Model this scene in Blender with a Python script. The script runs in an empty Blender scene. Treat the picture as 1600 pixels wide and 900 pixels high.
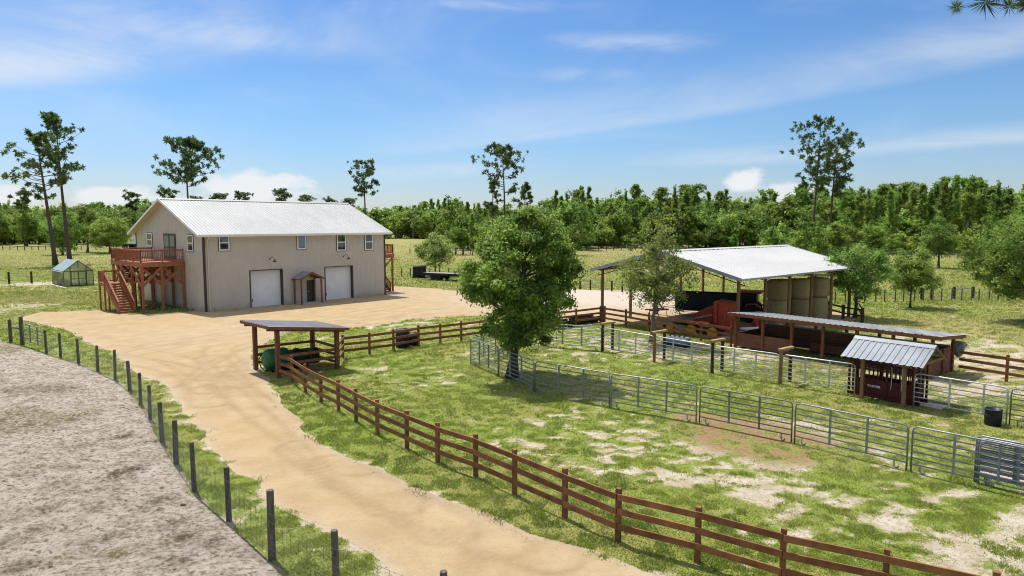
import bpy, bmesh, math, random
import numpy as np
from mathutils import Vector, Matrix

R = math.radians
S = bpy.context.scene
COL = S.collection
rnd = random.Random(7)

# ------------------------------------------------------------------ camera numbers
F, HC = 1067.0, 7.5
PIT = math.atan(101 / F)
cp, sp = math.cos(PIT), math.sin(PIT)

def ray(px, py):
    x = (px - 800) / F; v = -(py - 450) / F
    return (x, cp + v * sp, -sp + v * cp)

def P(px, py, z=0.0):
    """the point of the level z that the photograph shows at px, py"""
    r = ray(px, py); t = (z - HC) / r[2]
    return (r[0] * t, r[1] * t)

def on_wall(px, py, O, d):
    """distance along a wall and height of a photographed point on it"""
    r = ray(px, py)
    det = -d[0] * r[1] + d[1] * r[0]
    s = (O[0] * r[1] - O[1] * r[0]) / det
    X, Y = O[0] + s * d[0], O[1] + s * d[1]
    t = Y / r[1]
    return s, HC + r[2] * t

def at_depth(px, py, Y):
    r = ray(px, py); t = Y / r[1]
    return r[0] * t, HC + r[2] * t

# ------------------------------------------------------------------ objects
def link(o, parent=None):
    COL.objects.link(o)
    if parent is not None:
        o.parent = parent
    return o

def tag(o, label=None, cat=None, group=None, kind=None):
    if label: o['label'] = label
    if cat: o['category'] = cat
    if group: o['group'] = group
    if kind: o['kind'] = kind
    return o

def thing(name, label, cat, loc=(0, 0, 0), rz=0.0, group=None):
    o = bpy.data.objects.new(name, None)
    o.empty_display_size = 0.2
    o.location = loc; o.rotation_euler = (0, 0, rz)
    link(o)
    return tag(o, label, cat, group)

def kids(o):
    return [c for c in KIDS.get(o.name, [])]
KIDS = {}

def dup(o, parent=None, loc=None, rz=None, label=None, sc=None, group=None):
    c = o.copy()
    link(c, parent)
    if loc is not None: c.location = loc
    if rz is not None: c.rotation_euler = (0, 0, rz)
    if sc is not None: c.scale = sc
    if label: c['label'] = label
    if group: c['group'] = group
    for ch in kids(o):
        k = dup(ch, c)
        KIDS.setdefault(c.name, []).append(k)
    return c

class MB:
    def __init__(s):
        s.v = []; s.f = []
    def quad(s, *pts):
        n = len(s.v); s.v += [tuple(p) for p in pts]; s.f.append(tuple(range(n, n + len(pts))))
    def box(s, x0, x1, y0, y1, z0, z1):
        n = len(s.v)
        s.v += [(x0,y0,z0),(x1,y0,z0),(x1,y1,z0),(x0,y1,z0),(x0,y0,z1),(x1,y0,z1),(x1,y1,z1),(x0,y1,z1)]
        s.f += [tuple(n + i for i in q) for q in ((0,3,2,1),(4,5,6,7),(0,1,5,4),(1,2,6,5),(2,3,7,6),(3,0,4,7))]
        return s
    def bar(s, p, q, w, h, up=(0, 0, 1)):
        """a squared timber from p to q, w across and h along up"""
        p = Vector(p); q = Vector(q); d = (q - p).normalized(); u = Vector(up)
        if abs(d.dot(u)) > 0.98: u = Vector((1, 0, 0))
        a = d.cross(u).normalized() * (w / 2); b = a.cross(d).normalized() * (h / 2)
        n = len(s.v)
        for e in (p, q):
            s.v += [tuple(e - a - b), tuple(e + a - b), tuple(e + a + b), tuple(e - a + b)]
        s.f += [tuple(n + i for i in k) for k in ((0,1,2,3),(7,6,5,4),(0,4,5,1),(1,5,6,2),(2,6,7,3),(3,7,4,0))]
        return s
    def tube(s, pts, rad, n=8, cap=True):
        pts = [Vector(p) for p in pts]
        if not hasattr(rad, '__len__'): rad = [rad] * len(pts)
        rings = []
        ref = None
        for i, p in enumerate(pts):
            d = (pts[min(i + 1, len(pts) - 1)] - pts[max(i - 1, 0)])
            d = d.normalized() if d.length > 1e-9 else Vector((0, 0, 1))
            if ref is None or abs(ref.dot(d)) > 0.97:
                ref = Vector((1, 0, 0)) if abs(d.x) < 0.8 else Vector((0, 1, 0))
            a = (ref - d * ref.dot(d)).normalized(); b = d.cross(a); ref = a
            m = len(s.v)
            for k in range(n):
                t = 2 * math.pi * k / n
                s.v.append(tuple(p + (a * math.cos(t) + b * math.sin(t)) * rad[i]))
            rings.append(m)
        for r0, r1 in zip(rings, rings[1:]):
            for k in range(n):
                k2 = (k + 1) % n
                s.f.append((r0 + k, r0 + k2, r1 + k2, r1 + k))
        if cap:
            s.f.append(tuple(rings[0] + k for k in reversed(range(n))))
            s.f.append(tuple(rings[-1] + k for k in range(n)))
        return s
    def prism(s, poly, axis, a0, a1):
        """outline poly swept along an axis"""
        n = len(s.v); k = len(poly)
        for a in (a0, a1):
            for (p, q) in poly:
                s.v.append({'x': (a, p, q), 'y': (p, a, q), 'z': (p, q, a)}[axis])
        s.f.append(tuple(range(n + k - 1, n - 1, -1))); s.f.append(tuple(range(n + k, n + 2 * k)))
        for i in range(k):
            j = (i + 1) % k
            s.f.append((n + i, n + j, n + k + j, n + k + i))
        return s
    def lathe(s, prof, c=(0, 0, 0), n=20, axis='z'):
        m = len(s.v)
        for (r, h) in prof:
            for k in range(n):
                t = 2 * math.pi * k / n
                a, b = r * math.cos(t), r * math.sin(t)
                s.v.append({'z': (c[0]+a, c[1]+b, c[2]+h), 'x': (c[0]+h, c[1]+a, c[2]+b), 'y': (c[0]+b, c[1]+h, c[2]+a)}[axis])
        for i in range(len(prof) - 1):
            for k in range(n):
                k2 = (k + 1) % n
                s.f.append((m+i*n+k, m+i*n+k2, m+(i+1)*n+k2, m+(i+1)*n+k))
        s.f.append(tuple(m + k for k in reversed(range(n))))
        s.f.append(tuple(m + (len(prof)-1)*n + k for k in range(n)))
        return s
    def mesh(s, name, m, smooth=False, fix=True):
        me = bpy.data.meshes.new(name)
        me.from_pydata(s.v, [], s.f)
        if fix:
            bm = bmesh.new(); bm.from_mesh(me)
            bmesh.ops.recalc_face_normals(bm, faces=bm.faces)
            bm.to_mesh(me); bm.free()
        if m: me.materials.append(m)
        if smooth:
            me.polygons.foreach_set('use_smooth', [True] * len(me.polygons))
        me.update()
        return me
    def build(s, name, m, parent=None, bevel=0.0, smooth=False, fix=True):
        o = bpy.data.objects.new(name, s.mesh(name, m, smooth, fix))
        link(o, parent)
        if parent is not None:
            KIDS.setdefault(parent.name, []).append(o)
        if bevel:
            b = o.modifiers.new('bevel', 'BEVEL'); b.width = bevel; b.segments = 1; b.limit_method = 'ANGLE'
        return o

def part_from(me, name, parent, loc=(0, 0, 0), rz=0):
    o = bpy.data.objects.new(name, me); o.location = loc; o.rotation_euler = (0, 0, rz)
    link(o, parent); KIDS.setdefault(parent.name, []).append(o)
    return o

# ------------------------------------------------------------------ materials
def pmat(name, c1, c2=None, scale=6.0, rough=0.8, metal=0.0, bump=0.0, stretch=(1, 1, 1), spec=0.3, detail=5, thr=(0.35, 0.65), vary=0.0, fine=None):
    m = bpy.data.materials.new(name); m.use_nodes = True
    nt = m.node_tree; N = nt.nodes; L = nt.links
    b = N['Principled BSDF']
    b.inputs['Roughness'].default_value = rough; b.inputs['Metallic'].default_value = metal
    b.inputs['Specular IOR Level'].default_value = spec
    c2 = c2 or tuple(min(1, x * 0.7) for x in c1)
    tc = N.new('ShaderNodeTexCoord'); oi = N.new('ShaderNodeObjectInfo')
    mp = N.new('ShaderNodeMapping'); mp.inputs['Scale'].default_value = stretch
    add = N.new('ShaderNodeVectorMath'); add.operation = 'ADD'
    mul = N.new('ShaderNodeVectorMath'); mul.operation = 'SCALE'; mul.inputs[0].default_value = (7.3, 3.1, 5.7)
    L.new(oi.outputs['Random'], mul.inputs['Scale'])
    L.new(tc.outputs['Object'], add.inputs[0]); L.new(mul.outputs[0], add.inputs[1])
    L.new(add.outputs[0], mp.inputs[0])
    n = N.new('ShaderNodeTexNoise'); n.inputs['Scale'].default_value = scale; n.inputs['Detail'].default_value = detail; n.inputs['Roughness'].default_value = 0.65
    L.new(mp.outputs[0], n.inputs['Vector'])
    cr = N.new('ShaderNodeValToRGB')
    cr.color_ramp.elements[0].position = thr[0]; cr.color_ramp.elements[1].position = thr[1]
    cr.color_ramp.elements[0].color = (*c2, 1); cr.color_ramp.elements[1].color = (*c1, 1)
    L.new(n.outputs['Fac'], cr.inputs[0])
    out = cr.outputs[0]
    if vary:
        hs = N.new('ShaderNodeHueSaturation')
        mr = N.new('ShaderNodeMapRange'); mr.inputs['To Min'].default_value = 1 - vary; mr.inputs['To Max'].default_value = 1 + vary
        L.new(oi.outputs['Random'], mr.inputs[0]); L.new(mr.outputs[0], hs.inputs['Value']); L.new(out, hs.inputs['Color'])
        out = hs.outputs[0]
    L.new(out, b.inputs['Base Color'])
    if bump:
        bp = N.new('ShaderNodeBump'); bp.inputs['Strength'].default_value = 1.0; bp.inputs['Distance'].default_value = bump
        L.new(n.outputs['Fac'], bp.inputs['Height']); L.new(bp.outputs[0], b.inputs['Normal'])
    return m

M = {}
M['fence'] = pmat('brown stained board', (0.275, 0.118, 0.046), (0.15, 0.060, 0.025), 3.0, 0.75, bump=0.004, stretch=(1, 1, 1), vary=0.20)
M['shed_wood'] = pmat('brown shed timber', (0.235, 0.092, 0.045), (0.145, 0.054, 0.028), 4.0, 0.8, bump=0.004, vary=0.12)
M['bunk_board'] = pmat('bunk boards', (0.24, 0.105, 0.062), (0.15, 0.064, 0.04), 2.5, 0.85, bump=0.006, stretch=(1, 1, 6), vary=0.1)
M['deck'] = pmat('red brown deck stain', (0.39, 0.145, 0.070), (0.27, 0.092, 0.047), 3.0, 0.7, bump=0.004, vary=0.1)
M['deck_post'] = pmat('orange brown deck post', (0.40, 0.15, 0.07), (0.27, 0.095, 0.045), 3.0, 0.75, bump=0.004, vary=0.1)
M['deck_floor'] = pmat('deck boards', (0.36, 0.13, 0.085), (0.26, 0.085, 0.055), 4.0, 0.7, vary=0.05)
M['grey_post'] = pmat('weathered treated post', (0.16, 0.135, 0.108), (0.075, 0.064, 0.053), 5.0, 0.9, bump=0.008, stretch=(3, 3, .6), vary=0.2)
M['barn_post'] = pmat('treated pine barn post', (0.25, 0.155, 0.07), (0.15, 0.088, 0.04), 5.0, 0.85, bump=0.006, stretch=(2, 2, .4), vary=0.15)
M['yellow_wood'] = pmat('new pine cap', (0.42, 0.29, 0.12), (0.27, 0.17, 0.07), 6.0, 0.85, bump=0.004, vary=0.1)
M['dark_wood'] = pmat('dark creosote post', (0.075, 0.05, 0.035), (0.035, 0.024, 0.018), 6.0, 0.9, bump=0.006, vary=0.15)
M['siding'] = pmat('tan metal siding', (0.535, 0.475, 0.395), (0.485, 0.43, 0.355), 0.7, 0.45, spec=0.4, detail=3)
M['trim_dark'] = pmat('bronze trim', (0.06, 0.05, 0.043), (0.045, 0.038, 0.033), 3.0, 0.5)
M['trim_tan'] = pmat('cream trim', (0.62, 0.52, 0.38), (0.54, 0.45, 0.33), 2.0, 0.5)
M['white_door'] = pmat('white steel door', (0.80, 0.79, 0.77), (0.72, 0.70, 0.67), 1.0, 0.4)
M['white_vinyl'] = pmat('white window vinyl', (0.82, 0.82, 0.82), (0.78, 0.78, 0.78), 3.0, 0.4)
M['roof_white'] = pmat('pale metal roof', (0.50, 0.495, 0.48), (0.43, 0.425, 0.415), 0.45, 0.45, metal=0.0, spec=0.5, detail=8, stretch=(1, .35, 1))
M['roof_house'] = pmat('house metal roof', (0.41, 0.415, 0.41), (0.34, 0.345, 0.34), 0.45, 0.45, spec=0.4, detail=8, stretch=(1, .35, 1))
M['roof_blue'] = pmat('blue grey metal roof', (0.215, 0.24, 0.275), (0.165, 0.185, 0.21), 1.2, 0.5, metal=0.15, detail=8)
M['roof_galv'] = pmat('galvanised metal roof', (0.38, 0.378, 0.365), (0.30, 0.30, 0.29), 0.9, 0.55, metal=0.2, detail=8)
M['roof_grey'] = pmat('weathered grey metal roof', (0.30, 0.315, 0.34), (0.22, 0.225, 0.24), 1.1, 0.5, metal=0.3, detail=8)
M['steel'] = pmat('galvanised pipe', (0.30, 0.325, 0.36), (0.18, 0.19, 0.21), 4.0, 0.45, metal=0.45, vary=0.12)
M['steel_dull'] = pmat('dull pipe', (0.23, 0.245, 0.25), (0.14, 0.145, 0.145), 4.0, 0.55, metal=0.35, vary=0.12)
M['steel_bright'] = pmat('bright galvanised pipe', (0.60, 0.62, 0.65), (0.45, 0.46, 0.48), 4.0, 0.4, metal=0.35, vary=0.08)
M['black'] = pmat('black plastic', (0.02, 0.02, 0.024), (0.012, 0.012, 0.014), 4.0, 0.55)
M['black_metal'] = pmat('black painted steel', (0.025, 0.025, 0.03), (0.012, 0.012, 0.014), 3.0, 0.5, vary=0.1)
M['navy'] = pmat('navy plastic', (0.014, 0.016, 0.035), (0.01, 0.011, 0.022), 4.0, 0.5)
M['red'] = pmat('red machine paint', (0.50, 0.058, 0.02), (0.34, 0.038, 0.016), 3.0, 0.5, spec=0.4)
M['dark_red'] = pmat('dark red chute paint', (0.105, 0.014, 0.012), (0.065, 0.01, 0.009), 5.0, 0.55)
M['yellow'] = pmat('yellow machine paint', (0.55, 0.33, 0.02), (0.40, 0.22, 0.02), 5.0, 0.55)
M['green_tank'] = pmat('green tank paint', (0.045, 0.17, 0.06), (0.03, 0.11, 0.042), 4.0, 0.5)
M['green_dark'] = pmat('dark green machine paint', (0.02, 0.06, 0.03), (0.014, 0.03, 0.018), 4.0, 0.6)
M['rubber'] = pmat('tyre rubber', (0.022, 0.022, 0.022), (0.014, 0.014, 0.014), 8.0, 0.9)
M['hay'] = pmat('hay bale', (0.42, 0.33, 0.165), (0.24, 0.18, 0.085), 9.0, 0.95, bump=0.03, stretch=(1, 1, 3.0), vary=0.15)
M['hay_end'] = M['hay']
M['white_paint'] = pmat('white trailer paint', (0.75, 0.78, 0.82), (0.66, 0.69, 0.74), 1.5, 0.45)
M['pale_blue'] = pmat('pale blue plastic', (0.22, 0.30, 0.42), (0.14, 0.19, 0.28), 5.0, 0.6)
M['white_plastic'] = pmat('white plastic', (0.72, 0.73, 0.75), (0.6, 0.6, 0.62), 4.0, 0.5)
M['tarp'] = pmat('grey tarp', (0.33, 0.35, 0.37), (0.12, 0.13, 0.14), 9.0, 0.8, bump=0.02)
M['concrete'] = pmat('concrete', (0.42, 0.40, 0.37), (0.32, 0.30, 0.28), 3.0, 0.9, bump=0.003)
M['green_tub'] = pmat('pale green tub', (0.24, 0.31, 0.26), (0.17, 0.22, 0.19), 3.0, 0.6)
M['bark'] = pmat('oak bark', (0.15, 0.12, 0.095), (0.06, 0.048, 0.04), 7.0, 0.95, bump=0.03, stretch=(2, 2, .5))
M['pine_bark'] = pmat('pine bark', (0.135, 0.10, 0.08), (0.055, 0.042, 0.035), 5.0, 0.95, bump=0.03, stretch=(2, 2, .5))
M['grey_bark'] = pmat('grey bark', (0.22, 0.20, 0.18), (0.11, 0.10, 0.09), 7.0, 0.95, bump=0.02, stretch=(2, 2, .5))

def glassm(name, col, rough=0.04):
    m = bpy.data.materials.new(name); m.use_nodes = True
    b = m.node_tree.nodes['Principled BSDF']
    b.inputs['Base Color'].default_value = (*col, 1); b.inputs['Roughness'].default_value = rough
    b.inputs['Specular IOR Level'].default_value = 0.9
    n = m.node_tree.nodes.new('ShaderNodeTexNoise'); n.inputs['Scale'].default_value = 1.2
    bp = m.node_tree.nodes.new('ShaderNodeBump'); bp.inputs['Distance'].default_value = 0.01; bp.inputs['Strength'].default_value = .4
    m.node_tree.links.new(n.outputs['Fac'], bp.inputs['Height']); m.node_tree.links.new(bp.outputs[0], b.inputs['Normal'])
    return m
M['glass'] = glassm('window glass', (0.02, 0.024, 0.03))
M['glass_blue'] = glassm('blue window glass', (0.06, 0.10, 0.16))  # bluer, lighter base colour than the plain panes
def poly_mat():
    m = bpy.data.materials.new('polycarbonate sheet'); m.use_nodes = True
    nt = m.node_tree; N = nt.nodes; L = nt.links
    b = N['Principled BSDF']; b.inputs['Base Color'].default_value = (0.66, 0.66, 0.40, 1); b.inputs['Roughness'].default_value = 0.25
    tl = N.new('ShaderNodeBsdfTransparent'); tl.inputs[0].default_value = (0.85, 0.93, 0.8, 1)
    n = N.new('ShaderNodeTexNoise'); n.inputs['Scale'].default_value = 2
    mr = N.new('ShaderNodeMapRange'); mr.inputs['To Min'].default_value = 0.48; mr.inputs['To Max'].default_value = 0.68
    L.new(n.outputs['Fac'], mr.inputs[0])
    mx = N.new('ShaderNodeMixShader'); L.new(mr.outputs[0], mx.inputs[0]); L.new(b.outputs[0], mx.inputs[1]); L.new(tl.outputs[0], mx.inputs[2])
    L.new(mx.outputs[0], N['Material Output'].inputs[0])
    return m
M['poly'] = poly_mat()

def leaf_mat(name, lo, hi, dry=None, transl=0.35, vary=0.18):
    m = bpy.data.materials.new(name); m.use_nodes = True
    nt = m.node_tree; N = nt.nodes; L = nt.links
    b = N['Principled BSDF']; b.inputs['Roughness'].default_value = 0.55; b.inputs['Specular IOR Level'].default_value = 0.25
    at = N.new('ShaderNodeAttribute'); at.attribute_name = 'tint'
    cr = N.new('ShaderNodeValToRGB')
    cr.color_ramp.elements[0].color = (*lo, 1); cr.color_ramp.elements[1].color = (*hi, 1)
    cr.color_ramp.elements[0].position = 0.1; cr.color_ramp.elements[1].position = 0.85 if dry else 0.95
    if dry:
        e = cr.color_ramp.elements.new(1.0); e.color = (*dry, 1)
    L.new(at.outputs['Fac'], cr.inputs[0])
    oi = N.new('ShaderNodeObjectInfo')
    hs = N.new('ShaderNodeHueSaturation')
    mr = N.new('ShaderNodeMapRange'); mr.inputs['To Min'].default_value = 1 - vary; mr.inputs['To Max'].default_value = 1 + vary
    mh = N.new('ShaderNodeMapRange'); mh.inputs['To Min'].default_value = 0.48; mh.inputs['To Max'].default_value = 0.515
    ml = N.new('ShaderNodeMath'); ml.operation = 'MULTIPLY'; ml.inputs[1].default_value = 7.13
    fr = N.new('ShaderNodeMath'); fr.operation = 'FRACT'
    L.new(oi.outputs['Random'], mr.inputs[0]); L.new(oi.outputs['Random'], ml.inputs[0]); L.new(ml.outputs[0], fr.inputs[0]); L.new(fr.outputs[0], mh.inputs[0])
    L.new(mr.outputs[0], hs.inputs['Value']); L.new(mh.outputs[0], hs.inputs['Hue']); L.new(cr.outputs[0], hs.inputs['Color'])
    L.new(hs.outputs[0], b.inputs['Base Color'])
    tr = N.new('ShaderNodeBsdfTranslucent')
    L.new(hs.outputs[0], tr.inputs['Color'])
    mx = N.new('ShaderNodeMixShader'); mx.inputs[0].default_value = transl
    L.new(b.outputs[0], mx.inputs[1]); L.new(tr.outputs[0], mx.inputs[2]); L.new(mx.outputs[0], N['Material Output'].inputs[0])
    return m
M['oak_leaf'] = leaf_mat('oak leaves', (0.045, 0.105, 0.020), (0.31, 0.45, 0.085), (0.34, 0.29, 0.10), transl=.5)
M['thin_leaf'] = leaf_mat('sparse oak leaves', (0.12, 0.18, 0.045), (0.34, 0.42, 0.11), (0.36, 0.31, 0.13), transl=.5)
M['pale_leaf'] = leaf_mat('pale leaves', (0.18, 0.30, 0.055), (0.48, 0.60, 0.13), transl=.55)
M['pine_leaf'] = leaf_mat('pine needles', (0.035, 0.068, 0.022), (0.15, 0.22, 0.06), vary=0.1, transl=0.4)
M['wood_pine'] = leaf_mat('woodland pine needles', (0.075, 0.14, 0.028), (0.33, 0.455, 0.085), vary=0.28, transl=0.52)
M['wood_oak'] = leaf_mat('woodland leaves', (0.075, 0.15, 0.028), (0.33, 0.455, 0.08), vary=0.30, transl=.52)
M['grass'] = leaf_mat('grass blades', (0.135, 0.215, 0.022), (0.36, 0.415, 0.06), (0.50, 0.44, 0.22), transl=0.4, vary=0)

# ------------------------------------------------------------------ noise
def _hash(i, j, seed):
    h = (i.astype(np.int64) * 374761393 + j.astype(np.int64) * 668265263 + seed * 144665) & 0xffffffff
    h = ((h ^ (h >> 13)) * 1274126177) & 0xffffffff
    return ((h ^ (h >> 16)) & 0xffff) / 65535.0
def vnoise(x, y, seed=0):
    i = np.floor(x); j = np.floor(y); fx = x - i; fy = y - j
    i = i.astype(np.int64); j = j.astype(np.int64)
    fx = fx * fx * (3 - 2 * fx); fy = fy * fy * (3 - 2 * fy)
    a = _hash(i, j, seed); b = _hash(i + 1, j, seed); c = _hash(i, j + 1, seed); d = _hash(i + 1, j + 1, seed)
    return (a * (1 - fx) + b * fx) * (1 - fy) + (c * (1 - fx) + d * fx) * fy
def fbm(x, y, s, seed=0, o=4):
    t = np.zeros_like(x, dtype=float); a = 0.5; n = 0
    for k in range(o):
        t += a * vnoise(x / s + 17.3 * k, y / s - 9.1 * k, seed + k); n += a; a *= 0.5; s *= 0.5
    return t / n
def smooth(a, b, x):
    t = np.clip((x - a) / (b - a), 0, 1); return t * t * (3 - 2 * t)

def sdf(x, y, poly):
    """signed distance to a closed outline (negative inside) and the nearest outline point"""
    pts = np.array(poly); a = pts; b = np.roll(pts, -1, 0)
    best = np.full(x.shape, 1e9); nx = np.zeros_like(x); ny = np.zeros_like(x)
    ins = np.zeros(x.shape, bool)
    for (ax, ay), (bx, by) in zip(a, b):
        dx, dy = bx - ax, by - ay; L2 = dx * dx + dy * dy + 1e-12
        t = np.clip(((x - ax) * dx + (y - ay) * dy) / L2, 0, 1)
        qx, qy = ax + t * dx, ay + t * dy
        d = (x - qx) ** 2 + (y - qy) ** 2
        m = d < best
        best[m] = d[m]; nx[m] = qx[m]; ny[m] = qy[m]
        c = ((ay > y) != (by > y))
        if c.any():
            xi = ax + (y - ay) * dx / (dy if abs(dy) > 1e-12 else 1e-12)
            ins ^= c & (x < xi)
    d = np.sqrt(best); d[ins] *= -1
    return d, nx, ny

def rough_outline(poly, step=0.5, amp=0.35, seed=3):
    out = []
    n = len(poly)
    for i in range(n):
        a = np.array(poly[i]); b = np.array(poly[(i + 1) % n]); L = np.linalg.norm(b - a)
        k = max(1, int(L / (step * max(1, min(a[1], b[1]) / 25))))
        nrm = np.array([-(b - a)[1], (b - a)[0]]) / max(L, 1e-6)
        for j in range(k):
            p = a + (b - a) * j / k
            w = amp * (fbm(np.array([p[0]]), np.array([p[1]]), 1.6, seed)[0] - 0.5) * 2
            out.append(tuple(p + nrm * w))
    return out

def rasterise(outline, x0=-70, x1=70, y0=6, y1=100, st=0.2):
    xs = np.arange(x0, x1 + st, st); ys = np.arange(y0, y1 + st, st); X, Y = np.meshgrid(xs, ys)
    D = sdf(X, Y, outline)[0]
    def f(x, y):
        u = np.clip((x - x0) / st, 0, len(xs) - 1.001); v = np.clip((y - y0) / st, 0, len(ys) - 1.001)
        i = u.astype(int); j = v.astype(int); a = u - i; b = v - j
        return D[j, i] * (1-a) * (1-b) + D[j, i+1] * a * (1-b) + D[j+1, i] * (1-a) * b + D[j+1, i+1] * a * b
    return f
# splashed dirt along the foot of the siding
nt_ = M['siding'].node_tree; b_ = nt_.nodes['Principled BSDF']; src = b_.inputs['Base Color'].links[0].from_socket
tc_ = nt_.nodes.new('ShaderNodeTexCoord'); sx_ = nt_.nodes.new('ShaderNodeSeparateXYZ'); nt_.links.new(tc_.outputs['Object'], sx_.inputs[0])
no_ = nt_.nodes.new('ShaderNodeTexNoise'); no_.inputs['Scale'].default_value = 2.2; no_.inputs['Detail'].default_value = 6; nt_.links.new(tc_.outputs['Object'], no_.inputs['Vector'])
ma_ = nt_.nodes.new('ShaderNodeMath'); ma_.operation = 'MULTIPLY_ADD'; ma_.inputs[1].default_value = 1.1; nt_.links.new(no_.outputs['Fac'], ma_.inputs[0])
ms_ = nt_.nodes.new('ShaderNodeMath'); ms_.operation = 'SUBTRACT'; ms_.inputs[0].default_value = 0.0; nt_.links.new(sx_.outputs[2], ms_.inputs[1]); nt_.links.new(ms_.outputs[0], ma_.inputs[2])
mr_ = nt_.nodes.new('ShaderNodeMapRange'); mr_.inputs[1].default_value = 0.0; mr_.inputs[2].default_value = 0.5; mr_.inputs[3].default_value = 0; mr_.inputs[4].default_value = .55; nt_.links.new(ma_.outputs[0], mr_.inputs[0])
mx_ = nt_.nodes.new('ShaderNodeMix'); mx_.data_type = 'RGBA'; nt_.links.new(mr_.outputs[0], mx_.inputs[0]); nt_.links.new(src, mx_.inputs[6]); mx_.inputs[7].default_value = (.33, .25, .16, 1)
nt_.links.new(mx_.outputs[2], b_.inputs['Base Color'])
# ------------------------------------------------------------------ the ground and the sand on it
ROAD_PX = [(720,1010),(640,925),(560,868),(500,832),(450,800),(400,762),(350,722),(322,690),(300,655),(278,628),(252,602),(222,585),(190,562),(160,545),
 (135,533),(90,512),(50,503),(30,497),(60,489),(150,485),(205,492),(300,487),(330,478),(600,452),(618,447),(680,451),(735,457),(800,455),(890,452),(1000,455),
 (1080,464),(1200,476),(1325,490),(1335,500),(1260,512),(1160,535),(1080,520),(1000,507),(944,503),(905,506),(860,500),(800,494),(730,493),(640,499),(560,511),
 (500,511),(450,517),(420,529),(398,545),(392,575),(414,594),(425,607),(452,640),(475,668),(500,690),(560,717),(640,762),(700,785),(760,803),(830,835),(880,852),
 (960,872),(1075,905),(1150,935),(1320,1010)]
PADDOCK_PX = [(-60,517),(0,532),(17,537),(35,541),(72,554),(95,561),(125,569),(155,581),(180,595),(203,613),(220,635),(235,658),(254,693),(276,728),(304,770),(345,813),
 (395,856),(440,890),(500,935),(575,1010),(-900,1010),(-700,560)]
ROAD = rough_outline([P(*p) for p in ROAD_PX], 0.6, 0.45, 3)
PADDOCK = rough_outline([P(*p) for p in PADDOCK_PX], 0.5, 0.18, 9)

BARE = [(1330,850,3.6,.075),(1110,745,1.8,.05),(640,590,1.8,.06),(760,690,2.0,.02),(1165,672,1.6,.11),(1080,655,1.2,.09),(1560,800,4,.08),(1560,560,5,.16),(40,447,6,.24),(20,480,4,.16),(120,440,5,.1),(1070,548,3,.16),
        (640,504,4,.06),(950,565,2.5,.08),(560,610,1.5,.12),(930,720,2.0,.05),(1050,690,2.5,.1),(90,395,20,.10),(700,392,14,.16),(960,388,14,.12),(1500,600,3,.14),(1240,660,2.5,.08)]
BROWN = [(1165,680,2.0,.62),(1085,655,1.6,.55),(1230,702,1.6,.45),(1070,545,4,.45),(930,600,2,.6),(760,575,1.4,.7),(1050,585,2,.3),(1480,700,2.5,.4),(90,385,20,.4),(700,392,14,.8),(960,388,18,.6),(800,600,1.8,.5),(1480,600,3,.3)]
LUSH = [(560,650,2.5,.05),(480,620,2.5,.18),(560,690,2.2,.16),(690,770,2.0,.15),(880,825,2.5,.14),(1000,868,2.5,.12),(1200,610,3,.10),(1000,590,3,.10),(1120,600,3,.08),(600,540,3,.10),(680,440,10,.2),(60,520,2.5,.3),(260,480,4,.3),(110,455,7,.12),(290,680,1.2,.12),(340,760,1.0,.1),(700,625,4,.05)]
DRY = [(*P(a, b), r, v) for a, b, r, v in [(40,378,55,.9),(120,405,22,.7),(700,392,26,.9),(930,396,24,.6),(640,378,40,.6),(60,470,6,.6),(1480,520,8,.6),(1560,580,5,.6),(960,420,12,.4),(1250,420,16,.3)]]
BARE = [(*P(a, b), r, v) for a, b, r, v in BARE]
BROWN = [(*P(a, b), r, v) for a, b, r, v in BROWN]
LUSH = [(*P(a, b), r, v) for a, b, r, v in LUSH]

def bumps(x, y, lst):
    t = np.zeros_like(x)
    for bx, by, r, v in lst:
        t += v * np.exp(-((x - bx) ** 2 + (y - by) ** 2) / (2 * r * r))
    return t

def grass_cover(x, y, droad=None, dpad=None):
    n = 0.24 * fbm(x, y, 2.6, 11, 4) + 0.26 * fbm(x, y, 0.9, 23, 3) + 0.50 * fbm(x * .7, y, 0.36, 37, 3)
    n = n - .9 * bumps(x, y, BARE) + bumps(x, y, LUSH)
    if droad is not None:
        n = n - 0.22 * np.exp(-np.maximum(droad, 0) / 0.22)
    if dpad is not None:
        n = n - 0.06 * np.exp(-np.maximum(dpad, 0) / 0.10)
    far = smooth(40, 90, y)
    return smooth(0.285 - 0.07 * far, 0.52 - 0.09 * far, n)

def sinh_axis(n, c, lo, hi, k):
    u = np.linspace(-1, 1, n)
    t = np.sinh(u * k) / np.sinh(k)
    return np.where(t < 0, c + t * (c - lo), c + t * (hi - c))

def float_attr(me, name, vals):
    a = me.attributes.new(name, 'FLOAT', 'POINT'); a.data.foreach_set('value', np.asarray(vals, dtype=np.float32))

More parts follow.
